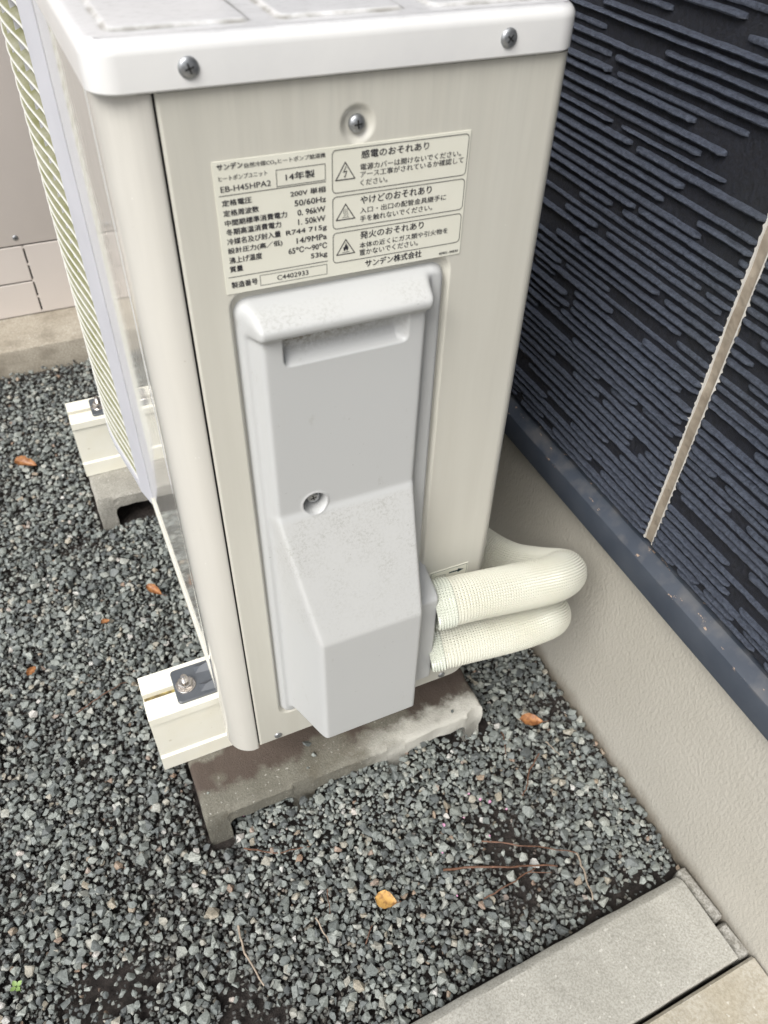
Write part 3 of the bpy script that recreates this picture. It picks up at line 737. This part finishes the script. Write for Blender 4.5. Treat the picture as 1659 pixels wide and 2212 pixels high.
# ---- valve cover: one moulded shell
def cover():
    st = .0009; xs = np.arange(.0575, .2345, st); zs = np.arange(.2250, .7425, st)
    X, Z = np.meshgrid(xs, zs, indexing='ij')
    fl = sdrr(X, Z, .0632, .2325, .2228, .7372, .010)
    H = np.where(fl < 0, .0030, -.0085)
    ext = (X > .19) & (X < .2288) & (Z > .2600)
    hx = np.clip(np.where(Z < .397, .052, .052*(.4080-Z)/(.4080-.397)), -.0085, .04)
    H = np.where(ext, np.maximum(H, hx), H)
    # main body: front depth by height
    d = np.interp(Z, [.2440, .412, .5415, .545, .80], [.060, .060, .0175, .0155, .0150])
    xl = np.interp(Z, [.244, .412, .54, .8], [.0928, .0925, .0733, .0735]); xr = np.interp(Z, [.244, .412, .54, .8], [.1985, .1985, .2010, .2050])
    base = .0722; baser = .2060
    u = np.clip((X-base)/np.maximum(xl-base, .0012), 0, 1); v = np.clip((baser-X)/np.maximum(baser-xr, .0012), 0, 1)
    body = d*np.minimum(u, v)
    top = np.clip((.7330-Z)/.0015, 0, 1); body = np.where((Z > .2452) & (Z < .7330), body*top, 0)
    H = np.where(body > .0002, np.maximum(H, body), H)
    led = np.interp(Z, [.7125, .7150, .7245, .7330, .7345], [.0, .0225, .0235, .0060, 0]); led = np.where((X > .0705) & (X < .2065), led, 0)
    H = np.where(led > .0002, np.maximum(H, led), H)
    H = blur(H, 2.3)
    # pocket under the ledge
    pk = (1-sstep(-.0012, .0012, sdrr(X, Z, .0915, .690, .1870, .760, .004)))
    floor = np.interp(Z, [.684, .689, .694, .700, .76], [.0150, .0135, .0085, .0060, .0055])
    edgeR = np.clip((X-.180)/.009, 0, 1); floor = floor*(1-edgeR)+.0150*edgeR
    pkm = pk*(Z < .7140); H = np.where(pkm > .02, np.minimum(H, H*(1-pkm)+floor*pkm), H)
    # screw well
    r = np.hypot(X-.1084, Z-.5515); well = 1-sstep(.0090, .0104, r); H = H*(1-well)+(-.0005)*well
    lip = np.exp(-((r-.0112)/.0012)**2)*.0006; H += lip
    # dirt masks (where grime and mould actually sit)
    g = np.zeros_like(X); inside = (X > .0735) & (X < .203)
    g = np.maximum(g, np.where(inside & (Z > .412) & (Z < .540), .55+.45*sstep(.42, .52, Z), 0)); g = np.maximum(g, np.where((Z > .7235) & (Z < .7335) & inside, .9, 0))
    g = np.maximum(g, np.where((Z > .385) & (Z < .4120) & inside, .12, 0)); g = blur(g, 2)
    mo = np.where((X > .090) & (X < .188) & (Z > .694) & (Z < .7145), 1., 0)*np.interp(X, [.090, .11, .15, .188], [1, .8, .5, .15])*np.interp(Z, [.694, .700, .706, .7145], [.05, .4, 1, 1])
    mo = np.maximum(mo, np.where((r < .0095) & (Z < .5515), .35, 0)); mo = blur(mo, 1)
    V = np.stack([X, -H, Z], -1).reshape(-1, 3)
    return child(npmesh('valve_cover', V, grid_faces(len(xs), len(zs)), M_cover, smooth=0, attrs={'grime': g, 'mould': mo}))
CV = cover()
sc_ = dome_screw(None, (.1084, -.0098, .5535), .0060, rot=.2, h=.35); sc_.parent = CV

# ---- rating label
LB = child(obj('rating_label', [(.0593, -.0006, .7450), (.2333, -.0006, .7438), (.2333, -.0006, .8292), (.0597, -.0006, .8300), (.0593, .001, .7450), (.2333, .001, .7438), (.2333, .001, .8292), (.0597, .001, .8300)],
     [(0, 1, 2, 3), (4, 7, 6, 5), (0, 4, 5, 1), (1, 5, 6, 2), (2, 6, 7, 3), (3, 7, 4, 0)], M_label, None, 0))
TEXTS = [
 ("サンデン",.0621,.8250,.0158,.0037,2),("自然冷媒CO₂ヒートポンプ給湯機",.0790,.8243,.0517,.0031,0),("ヒートポンプユニット",.0625,.8185,.0303,.0031,0),("EB-H45HPA2",.0630,.8119,.0316,.0035,0),("14年製",.1043,.8135,.0189,.0047,1),
 ("定格電圧",.0628,.8034,.0188,.0038,1),("定格周波数",.0629,.7970,.0226,.0039,1),("中間期標準消費電力",.0632,.7908,.0404,.0040,1),("冬期高温消費電力",.0634,.7849,.0359,.0041,1),("冷媒名及び封入量",.0633,.7787,.0353,.0041,1),("設計圧力(高／低)",.0631,.7723,.0362,.0043,1),("沸上げ温度",.0632,.7661,.0218,.0043,1),("質量",.0629,.7602,.0087,.0041,1),
 ("200V 単相",.1067,.8031,.0234,.0038,1),("50/60Hz",.1091,.7969,.0212,.0037,1),("0. 96kW",.1108,.7906,.0189,.0037,1),("1. 50kW",.1109,.7845,.0187,.0037,1),("R744 715g",.1023,.7778,.0280,.0041,1),("14/9MPa",.1092,.7721,.0210,.0038,1),("65℃～90℃",.1032,.7658,.0270,.0040,1),("53kg",.1186,.7592,.0116,.0043,1),("製造番号",.0628,.7490,.0177,.0043,1),("C4402933",.0942,.7490,.0221,.0034,0),
 ("感電のおそれあり",.1549,.8207,.0476,.0049,1),("電源カバーは開けないでください。",.1543,.8135,.0726,.0039,0),("アース工事がされているか確認して",.1543,.8088,.0750,.0040,0),("ください。",.1543,.8036,.0192,.0039,0),
 ("やけどのおそれあり",.1544,.7917,.0521,.0051,1),("入口・出口の配管金具継手に",.1542,.7854,.0641,.0040,0),("手を触れないでください。",.1542,.7797,.0538,.0042,0),
 ("発火のおそれあり",.1543,.7678,.0478,.0052,1),("本体の近くにガス類や引火物を",.1539,.7612,.0679,.0041,0),("置かないでください。",.1539,.7559,.0446,.0042,0),("サンデン株式会社",.1582,.7468,.0436,.0052,2),("40901-44830",.2160,.7455,.0155,.0019,0)]
def text_verts(t, x0, z0, w_, h_, bold, y):
    cu = bpy.data.curves.new('t', 'FONT'); cu.body = t; cu.size = 1; cu.fill_mode = 'FRONT'; cu.resolution_u = 3; cu.offset = 0
    to = bpy.data.objects.new('t', cu); COL.objects.link(to)
    bpy.context.view_layer.update(); dg = bpy.context.evaluated_depsgraph_get()
    me = bpy.data.meshes.new_from_object(to.evaluated_get(dg)); n = len(me.vertices); co = np.empty(n*3); me.vertices.foreach_get('co', co); co = co.reshape(-1, 3)
    F = [tuple(p.vertices) for p in me.polygons]; bpy.data.objects.remove(to); bpy.data.curves.remove(cu); bpy.data.meshes.remove(me)
    x_, y_ = co[:, 0], co[:, 1]; X = x0+(x_-x_.min())/(x_.max()-x_.min())*w_; Z = z0+(y_-y_.min())/(y_.max()-y_.min())*h_
    return np.stack([X, np.full(n, y), Z], -1), F
def line_quads(pts, wd, y, closed=False):
    V, F = [], []; P_ = [Vector((p[0], p[1])) for p in pts]; n = len(P_)
    for i in range(n if closed else n-1):
        a_, b_ = P_[i], P_[(i+1) % n]; d = (b_-a_).normalized()*wd*.5; q = Vector((-d.y, d.x)); o = len(V)
        for p in (a_-d*.9+q, b_+d*.9+q, b_+d*.9-q, a_-d*.9-q): V.append((p.x, y, p.y))
        F.append((o, o+3, o+2, o+1))
    return V, F
PV, PF = [], []
def addp(V, F):
    o = len(PV); PV.extend([tuple(v) for v in V]); PF.extend([tuple(i+o for i in f) for f in F])
yl = -.00085
for t in TEXTS:
    V_, F_ = text_verts(*t, yl)
    for k, (dx_, dz_) in enumerate((((0, 0), (.00011, .00003)), ((0, 0), (.0002, .00005), (.0001, -.00008)), ((0, 0), (.0002, .00006), (.0001, -.0001), (.00026, 0)))[t[5]]): addp(V_+np.array([dx_, -.00001*k, dz_]), F_)
def rq(c4, r, wd):      # rounded frame from four corners TL TR BR BL
    pts = []; c = [Vector(p) for p in c4]; n = 4
    for i in range(4):
        p, q, s = c[i], c[i-1], c[(i+1) % 4]; a_ = (q-p).normalized(); b_ = (s-p).normalized(); ce = p+a_*r+b_*r
        for k in range(6): th = math.pi/2*k/5; pts.append(ce-b_*r*math.cos(th)-a_*r*math.sin(th))
    addp(*line_quads(pts, wd, yl-.00005, True))
addp(*line_quads([(.0985,.8208),(.1305,.8206),(.1304,.8107),(.0984,.8108)], .00035, yl, True))
addp(*line_quads([(.0617,.8098),(.1306,.8096)], .0004, yl)); addp(*line_quads([(.0616,.7568),(.1306,.7563)], .0004, yl))
addp(*line_quads([(.0826,.7545),(.1299,.7541),(.1298,.7471),(.0825,.7474)], .0003, yl, True))
rq([(.1353,.8278),(.2321,.8272),(.2317,.8006),(.1350,.8013)], .0028, .00042)
rq([(.1350,.7988),(.2318,.7981),(.2318,.7769),(.1349,.7776)], .0028, .00042)
rq([(.1348,.7748),(.2317,.7740),(.2318,.7530),(.1346,.7538)], .0028, .00042)
for ap, bl, br in (((.1440,.8198),(.1374,.8092),(.1505,.8091)), ((.1440,.7933),(.1373,.7832),(.1504,.7831)), ((.1439,.7693),(.1372,.7591),(.1503,.7590))):
    addp(*line_quads([ap, br, bl], .00062, yl, True))
addp(*line_quads([(.1445,.8170),(.1428,.8138),(.1450,.8142),(.1437,.8108)], .0005, yl)); addp([(.1430,yl,.8113),(.1436,yl,.8101),(.1445,yl,.8114)], [(0, 2, 1)])
for k in range(3): addp(*line_quads([(.1428+k*.0012+.00035*math.sin(i*1.2), .7853+i*.0008) for i in range(7)], .00028, yl))
addp(*line_quads([(.1415,.7845),(.1463,.7845)], .0003, yl)); addp(*line_quads([(.1415,.7604),(.1463,.7604)], .0003, yl))
fl_ = [(.1431,.7611),(.1422,.7622),(.1421,.7634),(.1427,.7645),(.1429,.7638),(.1433,.7652),(.1438,.7661),(.1440,.7673),(.1444,.7661),(.1446,.7650),(.1449,.7656),(.1451,.7644),(.1455,.7646),(.1457,.7632),(.1455,.7621),(.1447,.7611),(.1444,.7620),(.1440,.7628),(.1435,.7619)]
cx_, cz_ = .14395, .7630
o_ = len(PV); PV += [(a_, yl, c_) for a_, c_ in fl_]; PF.append(tuple(range(o_, o_+len(fl_))))
pr = obj('label_print', PV, PF, M_ink, LB, 0)
# ---- small arrow sticker low on the panel
ST = child(obj('arrow_sticker', [(.2335, -.0005, .350), (.2812, -.0005, .350), (.2812, -.0005, .3895), (.2335, -.0005, .3905), (.2335, .001, .350), (.2812, .001, .350), (.2812, .001, .3895), (.2335, .001, .3905)],
     [(0, 1, 2, 3), (0, 4, 5, 1), (1, 5, 6, 2), (2, 6, 7, 3), (3, 7, 4, 0)], M_label, None, 0))
PV, PF = [], []
addp(*line_quads([(.2370,.352),(.2370,.3885),(.2798,.3880),(.2798,.352)], .0004, -.0007, True))
addp(*line_quads([(.2420,.3660),(.2420,.3825),(.2540,.3820),(.2540,.3660)], .0004, -.0007, True))
addp([(.2450,-.0007,.3690),(.2510,-.0007,.3690),(.2510,-.0007,.3790),(.2450,-.0007,.3790)], [(0, 1, 2, 3)])
addp(*line_quads([(.2595,.3820),(.2705,.3815)], .0022, -.0007)); addp([(.2690,-.0007,.3785),(.2765,-.0007,.3813),(.2690,-.0007,.3845)], [(0, 1, 2)])
obj('arrow_print', PV, PF, M_teal, ST, 0)
# ---- mounting brackets with bolt
def bracket(y):
    P_ = rrect(-.0395, y-.0245, .030, y+.0245, .005, 5); z0, z1 = .1830, .1868; n = len(P_)
    V = [(a_, c_, z0) for a_, c_ in P_]+[(a_, c_, z1-.0008) for a_, c_ in P_]+[(a_*.98+(-.00475)*.02, y+(c_-y)*.965, z1) for a_, c_ in P_]
    F = [(k*n+i, k*n+(i+1) % n, (k+1)*n+(i+1) % n, (k+1)*n+i) for k in (0, 1) for i in range(n)]+[tuple(2*n+i for i in range(n))]
    B = child(fixed(obj('mounting_bracket', V, F, M_brk, None, 30)))
    for s in (-1, 1):
        yy = y+s*.014+.001
        o = fixed(obj('gusset', [(-.012, yy-.006, z1-.0005), (-.012, yy+.006, z1-.0005), (.010, yy-.008, z1-.0005), (.010, yy+.008, z1-.0005), (-.003, yy, z1+.004), (.010, yy, z1+.010)], [(0, 1, 4), (0, 4, 5, 2), (1, 3, 5, 4), (2, 5, 3)], M_brk, None, 20)); o.parent = B
    by = y-.0025; bx = -.0255
    def cyl(r, za, zb_, n=24, nm='x', mt=M_bolt, ch=.0006):
        V, F = [], []
        for rr_, z in ((r, za), (r, zb_-ch), (r-ch, zb_)):
            for i in range(n): a_ = 2*math.pi*i/n+.2; V.append((bx+rr_*math.cos(a_), by+rr_*math.sin(a_), z))
        for k in range(2):
            for i in range(n): F.append((k*n+i, k*n+(i+1) % n, (k+1)*n+(i+1) % n, (k+1)*n+i))
        F.append(tuple(2*n+i for i in range(n))); F.append(tuple(range(n))[::-1])
        o = obj(nm, V, F, mt, None, 30); o.parent = B; return o
    cyl(.0120, z1, z1+.0018, 28, 'washer'); cyl(.0092, z1+.0018, z1+.0085, 6, 'nut', ch=.0012)
    V, F = [], []; n = 20; zt = z1+.019; k = 0; z = z1+.0085; rows = []
    while z < zt-.001: rows.append((.0041 if k % 2 else .0036, z)); z += .0005; k += 1
    rows += [(.0033, zt-.0004), (.0025, zt)]
    for r, z in rows:
        for i in range(n): a_ = 2*math.pi*i/n; V.append((bx+r*math.cos(a_), by+r*math.sin(a_), z))
    for k in range(len(rows)-1):
        for i in range(n): F.append((k*n+i, k*n+(i+1) % n, (k+1)*n+(i+1) % n, (k+1)*n+i))
    F.append(tuple((len(rows)-1)*n+i for i in range(n)))
    o = obj('stud', V, F, M_bolt, None, 30); o.parent = B
bracket(.1125); bracket(.1125+.611)

# ================================================================== INSULATED PIPES
def spline(P, n=400):
    P = np.array(P, float); P = np.vstack([2*P[0]-P[1], P, 2*P[-1]-P[-2]]); out = []
    for i in range(1, len(P)-2):
        for t in np.linspace(0, 1, 60, endpoint=False):
            a_, b_, c_, d = P[i-1:i+3]; out.append(.5*((2*b_)+(c_-a_)*t+(2*a_-5*b_+4*c_-d)*t*t+(3*b_-a_-3*c_+d)*t**3))
    out.append(P[-2]); out = np.array(out); s = np.concatenate([[0], np.cumsum(np.linalg.norm(np.diff(out, axis=0), axis=1))]); return out, s
def knurled(name, path, s0, s1, r, mat, par, pitch=.003, amp=.0018, fine=True, cap=False):
    out, s = spline(path); s1 = min(s1, s[-1]); st = pitch/2; ns_ = int((s1-s0)/st)//2*2+1; nc = int(2*math.pi*r/st)//2*2
    ss = np.linspace(s0, s1, ns_); C = np.stack([np.interp(ss, s, out[:, k]) for k in range(3)], -1)
    T = np.gradient(C, axis=0); T /= np.linalg.norm(T, axis=1)[:, None]
    N = np.zeros_like(C); nv = np.cross(T[0], [0, 1, 0.]); nv /= np.linalg.norm(nv)
    for i in range(ns_):
        nv = nv-T[i]*np.dot(nv, T[i]); nv /= np.linalg.norm(nv); N[i] = nv
    B = np.cross(T, N); th = np.arange(nc)*2*math.pi/nc
    I, J = np.meshgrid(np.arange(ns_), np.arange(nc), indexing='ij'); rad = r+np.where((I % 2 == 1) & (J % 2 == 1), amp, 0)
    rad = rad*(1+.012*np.sin(ss*38)[:, None]) - (.0012*np.exp(-((ss-s0)/.002)**2)[:, None])
    V = C[:, None, :]+rad[..., None]*(np.cos(th)[None, :, None]*N[:, None, :]+np.sin(th)[None, :, None]*B[:, None, :])
    i, j = np.meshgrid(np.arange(ns_-1), np.arange(nc), indexing='ij'); j2 = (j+1) % nc
    a_, b_, c_, d = i*nc+j, (i+1)*nc+j, (i+1)*nc+j2, i*nc+j2
    odd = ((i+j) % 2 == 0)      # choose the diagonal through the pyramid apex
    t1 = np.where(odd[..., None], np.stack([a_, b_, c_], -1), np.stack([a_, b_, d], -1)); t2 = np.where(odd[..., None], np.stack([a_, c_, d], -1), np.stack([b_, c_, d], -1))
    F = np.concatenate([t1.reshape(-1, 3), t2.reshape(-1, 3)])[:, ::-1]
    return npmesh(name, V.reshape(-1, 3), F, mat, par, flat=True)
up_path = [(.150, -.021, .3660), (.212, -.022, .3665), (.26, -.029, .3700), (.32, -.032, .3625), (.372, -.029, .349), (.408, -.012, .328), (.422, .012, .303), (.412, .038, .284), (.392, .068, .272), (.372, .105, .272), (.355, .17, .27), (.345, .27, .26), (.34, .45, .25)]
lo_path = [(.150, -.021, .2890), (.212, -.022, .2895), (.26, -.032, .2955), (.32, -.037, .2920), (.368, -.034, .2835), (.397, -.020, .265), (.408, .004, .246), (.398, .035, .232), (.378, .07, .225), (.36, .11, .222), (.35, .20, .22), (.345, .34, .22)]
p1 = empty('insulated_pipe', up_path[1]); p2 = empty('insulated_pipe', lo_path[1])
for root, path, r, wl in ((p1, up_path, .0246, .0925), (p2, lo_path, .0230, .0880)):
    o = knurled('pipe_insulation', path, wl, 9, r, M_foam, None); o.parent = root; o.matrix_parent_inverse = Matrix.Translation(-Vector(path[1]))
    o = knurled('clear_wrap', path, .0775, wl+.006, r+.0012, M_wrap, None, amp=.0015); o.parent = root; o.matrix_parent_inverse = Matrix.Translation(-Vector(path[1]))
tag(p1, 'upper cream knurled insulated pipe looping from the valve cover back behind the unit', 'pipe', 'insulated pipes leaving the valve cover')
tag(p2, 'lower cream knurled insulated pipe, beneath the other where they leave the valve cover', 'pipe', 'insulated pipes leaving the valve cover')

# ================================================================== LITTER
def leaf(loc, L, W, rz, curl, mat, label, tilt=(0, 0), stem=.008, rag=0):
    root = empty('fallen_leaf', loc, rz); root.rotation_euler = (tilt[0], tilt[1], rz)
    nu, nv = 13, 7; V, F = [], []
    for i in range(nu):
        u = i/(nu-1); wd = W*.5*(math.sin(math.pi*u**.85)**.8)*(1-.25*u)+.0002
        for j in range(nv):
            v = j/(nv-1)*2-1; y = wd*v*(1+rag*random.uniform(-.3, .3)*(abs(v) > .6)); z = curl*abs(v)**1.6*wd*1.2+curl*.4*L*(u-.5)**2+.0006*math.sin(u*22)*abs(v)-.0008*(1-abs(v))
            V.append((L*(u-.5), y, z))
    for i in range(nu-1):
        for j in range(nv-1): a_ = i*nv+j; F.append((a_, a_+nv, a_+nv+1, a_+1))
    k = len(V); V += [(x, y, z-.0004) for x, y, z in V]; F += [tuple(q+k for q in f)[::-1] for f in F[:]]
    obj('leaf_blade', V, F, mat, root, 60)
    if stem: tube('leaf_stem', [(L*.45, 0, .0005), (L*.5+stem*.5, .001, .0008), (L*.5+stem, .003, .0)], [.0006, .0005, .0006], M_twig, root)
    return tag(root, label, 'leaf', 'fallen leaves on the gravel')
def tube(name, P, rad, mat, par=None, n=6):
    V, F = [], []; P = [Vector(p) for p in P]
    for i, p in enumerate(P):
        d = (P[min(i+1, len(P)-1)]-P[max(i-1, 0)]).normalized(); u = d.cross(Vector((0, 0, 1)))
        if u.length < 1e-4: u = Vector((1, 0, 0))
        u.normalize(); v = d.cross(u)
        for k in range(n): a_ = 2*math.pi*k/n; V.append(p+(u*math.cos(a_)+v*math.sin(a_))*rad[i])
    for i in range(len(P)-1):
        for k in range(n): F.append((i*n+k, i*n+(k+1) % n, (i+1)*n+(k+1) % n, (i+1)*n+k))
    F.append(tuple(range(n))[::-1]); F.append(tuple((len(P)-1)*n+k for k in range(n)))
    return obj(name, V, F, mat, par, 60)
leaf((.4140, -.0215, .0195), .034, .020, R(-28), .35, M_leaf, 'glossy orange-brown leaf lying between the right end of the concrete block and the foundation', (.15, .1))
leaf((.1240, -.1610, .0190), .027, .024, R(-35), .15, M_leaf2, 'rounded pale tan spotted leaf on the open gravel in front of the block', (-.1, .05), .004)
leaf((-.0240, .4270, .0195), .032, .015, R(-55), .5, M_leaf, 'pointed orange leaf on the gravel left of the glossy front panel', (.3, .1))
leaf((-.1790, .8330, .0190), .042, .024, R(-30), .7, M_leaf, 'crumpled torn orange-brown leaf beyond the far support foot at left', (.2, .2), 0, 1.)
leaf((-.2230, .3420, .0185), .018, .012, R(40), .6, M_leaf, 'small brown leaf fragment near the left edge beside the near support foot', (.2, 0), 0, .5)
leaf((-.1080, .3930, .0185), .014, .010, R(10), .5, M_leaf, 'tiny brown leaf scrap on gravel between the two support feet', (.1, .2), 0, .5)
def twig(P, r, mat, label, forks=()):
    z = .0160; Q = []
    for i in range(len(P)-1):
        a_, b_ = P[i], P[i+1]; n = 5
        for k in range(n): t = k/n; Q.append((a_[0]+(b_[0]-a_[0])*t+random.uniform(-.0008, .0008), a_[1]+(b_[1]-a_[1])*t+random.uniform(-.0008, .0008), z+random.uniform(-.001, .0015)))
    Q.append((P[-1][0], P[-1][1], z-.002)); o0 = Vector(Q[0]); root = empty('twig', Q[0])
    tube('stem', [Vector(q)-o0 for q in Q], [r*(1-.4*i/len(Q)) for i in range(len(Q))], mat, root)
    for a_, b_ in forks: tube('side_shoot', [Vector((*a_, z))-o0, Vector((*b_, z+.001))-o0], [r*.7, r*.4], mat, root)
    return tag(root, label, 'twig', 'dry twigs on the gravel')
twig([(.265, -.143), (.315, -.172), (.369, -.2036)], .0011, M_twig, 'straight reddish twig on the gravel, nearest the kerb corner, running toward a pale twig')
twig([(.3681, -.2047), (.3625, -.230), (.3542, -.2596)], .0013, M_twig2, 'pale grey straight twig standing out near the kerb end')
twig([(.205, -.155), (.27, -.180), (.3374, -.2077)], .0016, M_twig, 'longest orange-red twig lying left to right above the kerb')
twig([(.2337, -.2060), (.27, -.204), (.311, -.199)], .0011, M_twig, 'forked brown twig just below the longest red twig', [((.300, -.2005), (.325, -.2125))])
twig([(.398, -.069), (.372, -.085), (.356, -.104), (.3445, -.1114)], .0011, M_twig, 'thin curved brown twig below the orange leaf by the foundation')
twig([(.3703, -.0054), (.365, -.028), (.3555, -.0505)], .0010, M_twig, 'thin dark twig between the block end and the orange leaf')
twig([(.4161, -.0564), (.4200, -.069), (.4233, -.0814)], .0008, M_twig2, 'short fine twig close to the foundation wall')
twig([(-.0124, -.0327), (.0213, -.0544), (.0633, -.0621)], .0011, M_twig, 'curved purple-brown twig just in front of the near concrete block')
twig([(-.0455, -.116), (-.0474, -.1484), (-.0368, -.1876)], .0014, M_twig2, 'grey knobbly twig near the bottom left of the gravel')
twig([(.0411, -.1445), (.0454, -.1757)], .0010, M_twig2, 'short grey twig left of the tan spotted leaf')
twig([(.0649, -.1194), (.0576, -.147)], .0007, M_twig, 'very thin twig directly left of the tan spotted leaf, pointing at it')
twig([(.0982, -.1789), (.0835, -.1939)], .0008, M_twig, 'small reddish twig below the tan spotted leaf')
twig([(-.175, .245), (-.135, .262), (-.100, .272)], .0010, M_twig, 'long thin reddish twig left of the near support foot')
spr = empty('weed_sprout', (-.2855, -.081, .012)); tube('stem', [(0, 0, -.01), (.001, 0, .004), (0, .001, .009)], [.0008, .0007, .0005], M_green, spr)
for k in range(4):
    a_ = k*1.57+.4; V, F = [], []
    for i in range(5):
        u = i/4; w_ = .0026*math.sin(math.pi*min(1, u*.9+.1))
        for s in (-1, 0, 1): V.append((math.cos(a_)*(.001+.0062*u)-math.sin(a_)*w_*s, math.sin(a_)*(.001+.0062*u)+math.cos(a_)*w_*s, .009+.002*u-(.0006 if s == 0 else 0)))
    for i in range(4):
        for j in range(2): F.append((i*3+j, i*3+j+3, i*3+j+4, i*3+j+1))
    obj('leaf', V, F, M_green, spr, 60)
tag(spr, 'tiny bright green four-leaf weed sprout in the gravel at bottom left', 'weed')
pet = [(.2795,-.082),(.300,-.103),(.3150,-.120),(.258,-.108),(.277,-.142),(.212,-.137),(.230,-.106),(.034,-.030),(.0,.008),(.205,-.190),(.290,-.095)]
pm = None
for i, (x, y) in enumerate(pet):
    if pm is None:
        V = [(0, 0, 0)]+[(math.cos(a_)*(.0024+.0006*math.sin(3*a_)), math.sin(a_)*.0019, .0006+.0005*math.sin(2*a_)) for a_ in np.linspace(0, 2*math.pi, 9)[:-1]]
        F = [(0, 1+k, 1+(k+1) % 8) for k in range(8)]; o = obj('petal', V, F, M_petal, None, 60); pm = o
    else: o = pm.copy(); COL.objects.link(o)
    o.location = (x, y, .0175); o.rotation_euler = (random.uniform(-.3, .3), random.uniform(-.3, .3), random.uniform(0, 6)); s = random.uniform(.5, 1.1); o.scale = (s, s, s)
    tag(o, ['tiny pink petal nearest the right end of the concrete block', 'pink petal scrap in mid gravel, upper one of a close pair right of the unit', 'pink petal scrap in mid gravel nearest the foundation wall', 'tiny pink petal below the valve cover, uppermost of the left cluster', 'pink petal scrap just above the longest twig', 'pink petal scrap left of the longest orange-red twig', 'faint pink petal farther up from the longest twig, near the block front', 'pink petal just in front of the curved twig by the concrete block', 'pink petal speck on the concrete block top by the plastic foot', 'pink petal on stones closest to the kerb', 'tiny pink petal between the two long red twigs'][i], 'petal', 'tiny pink petals scattered on the gravel')
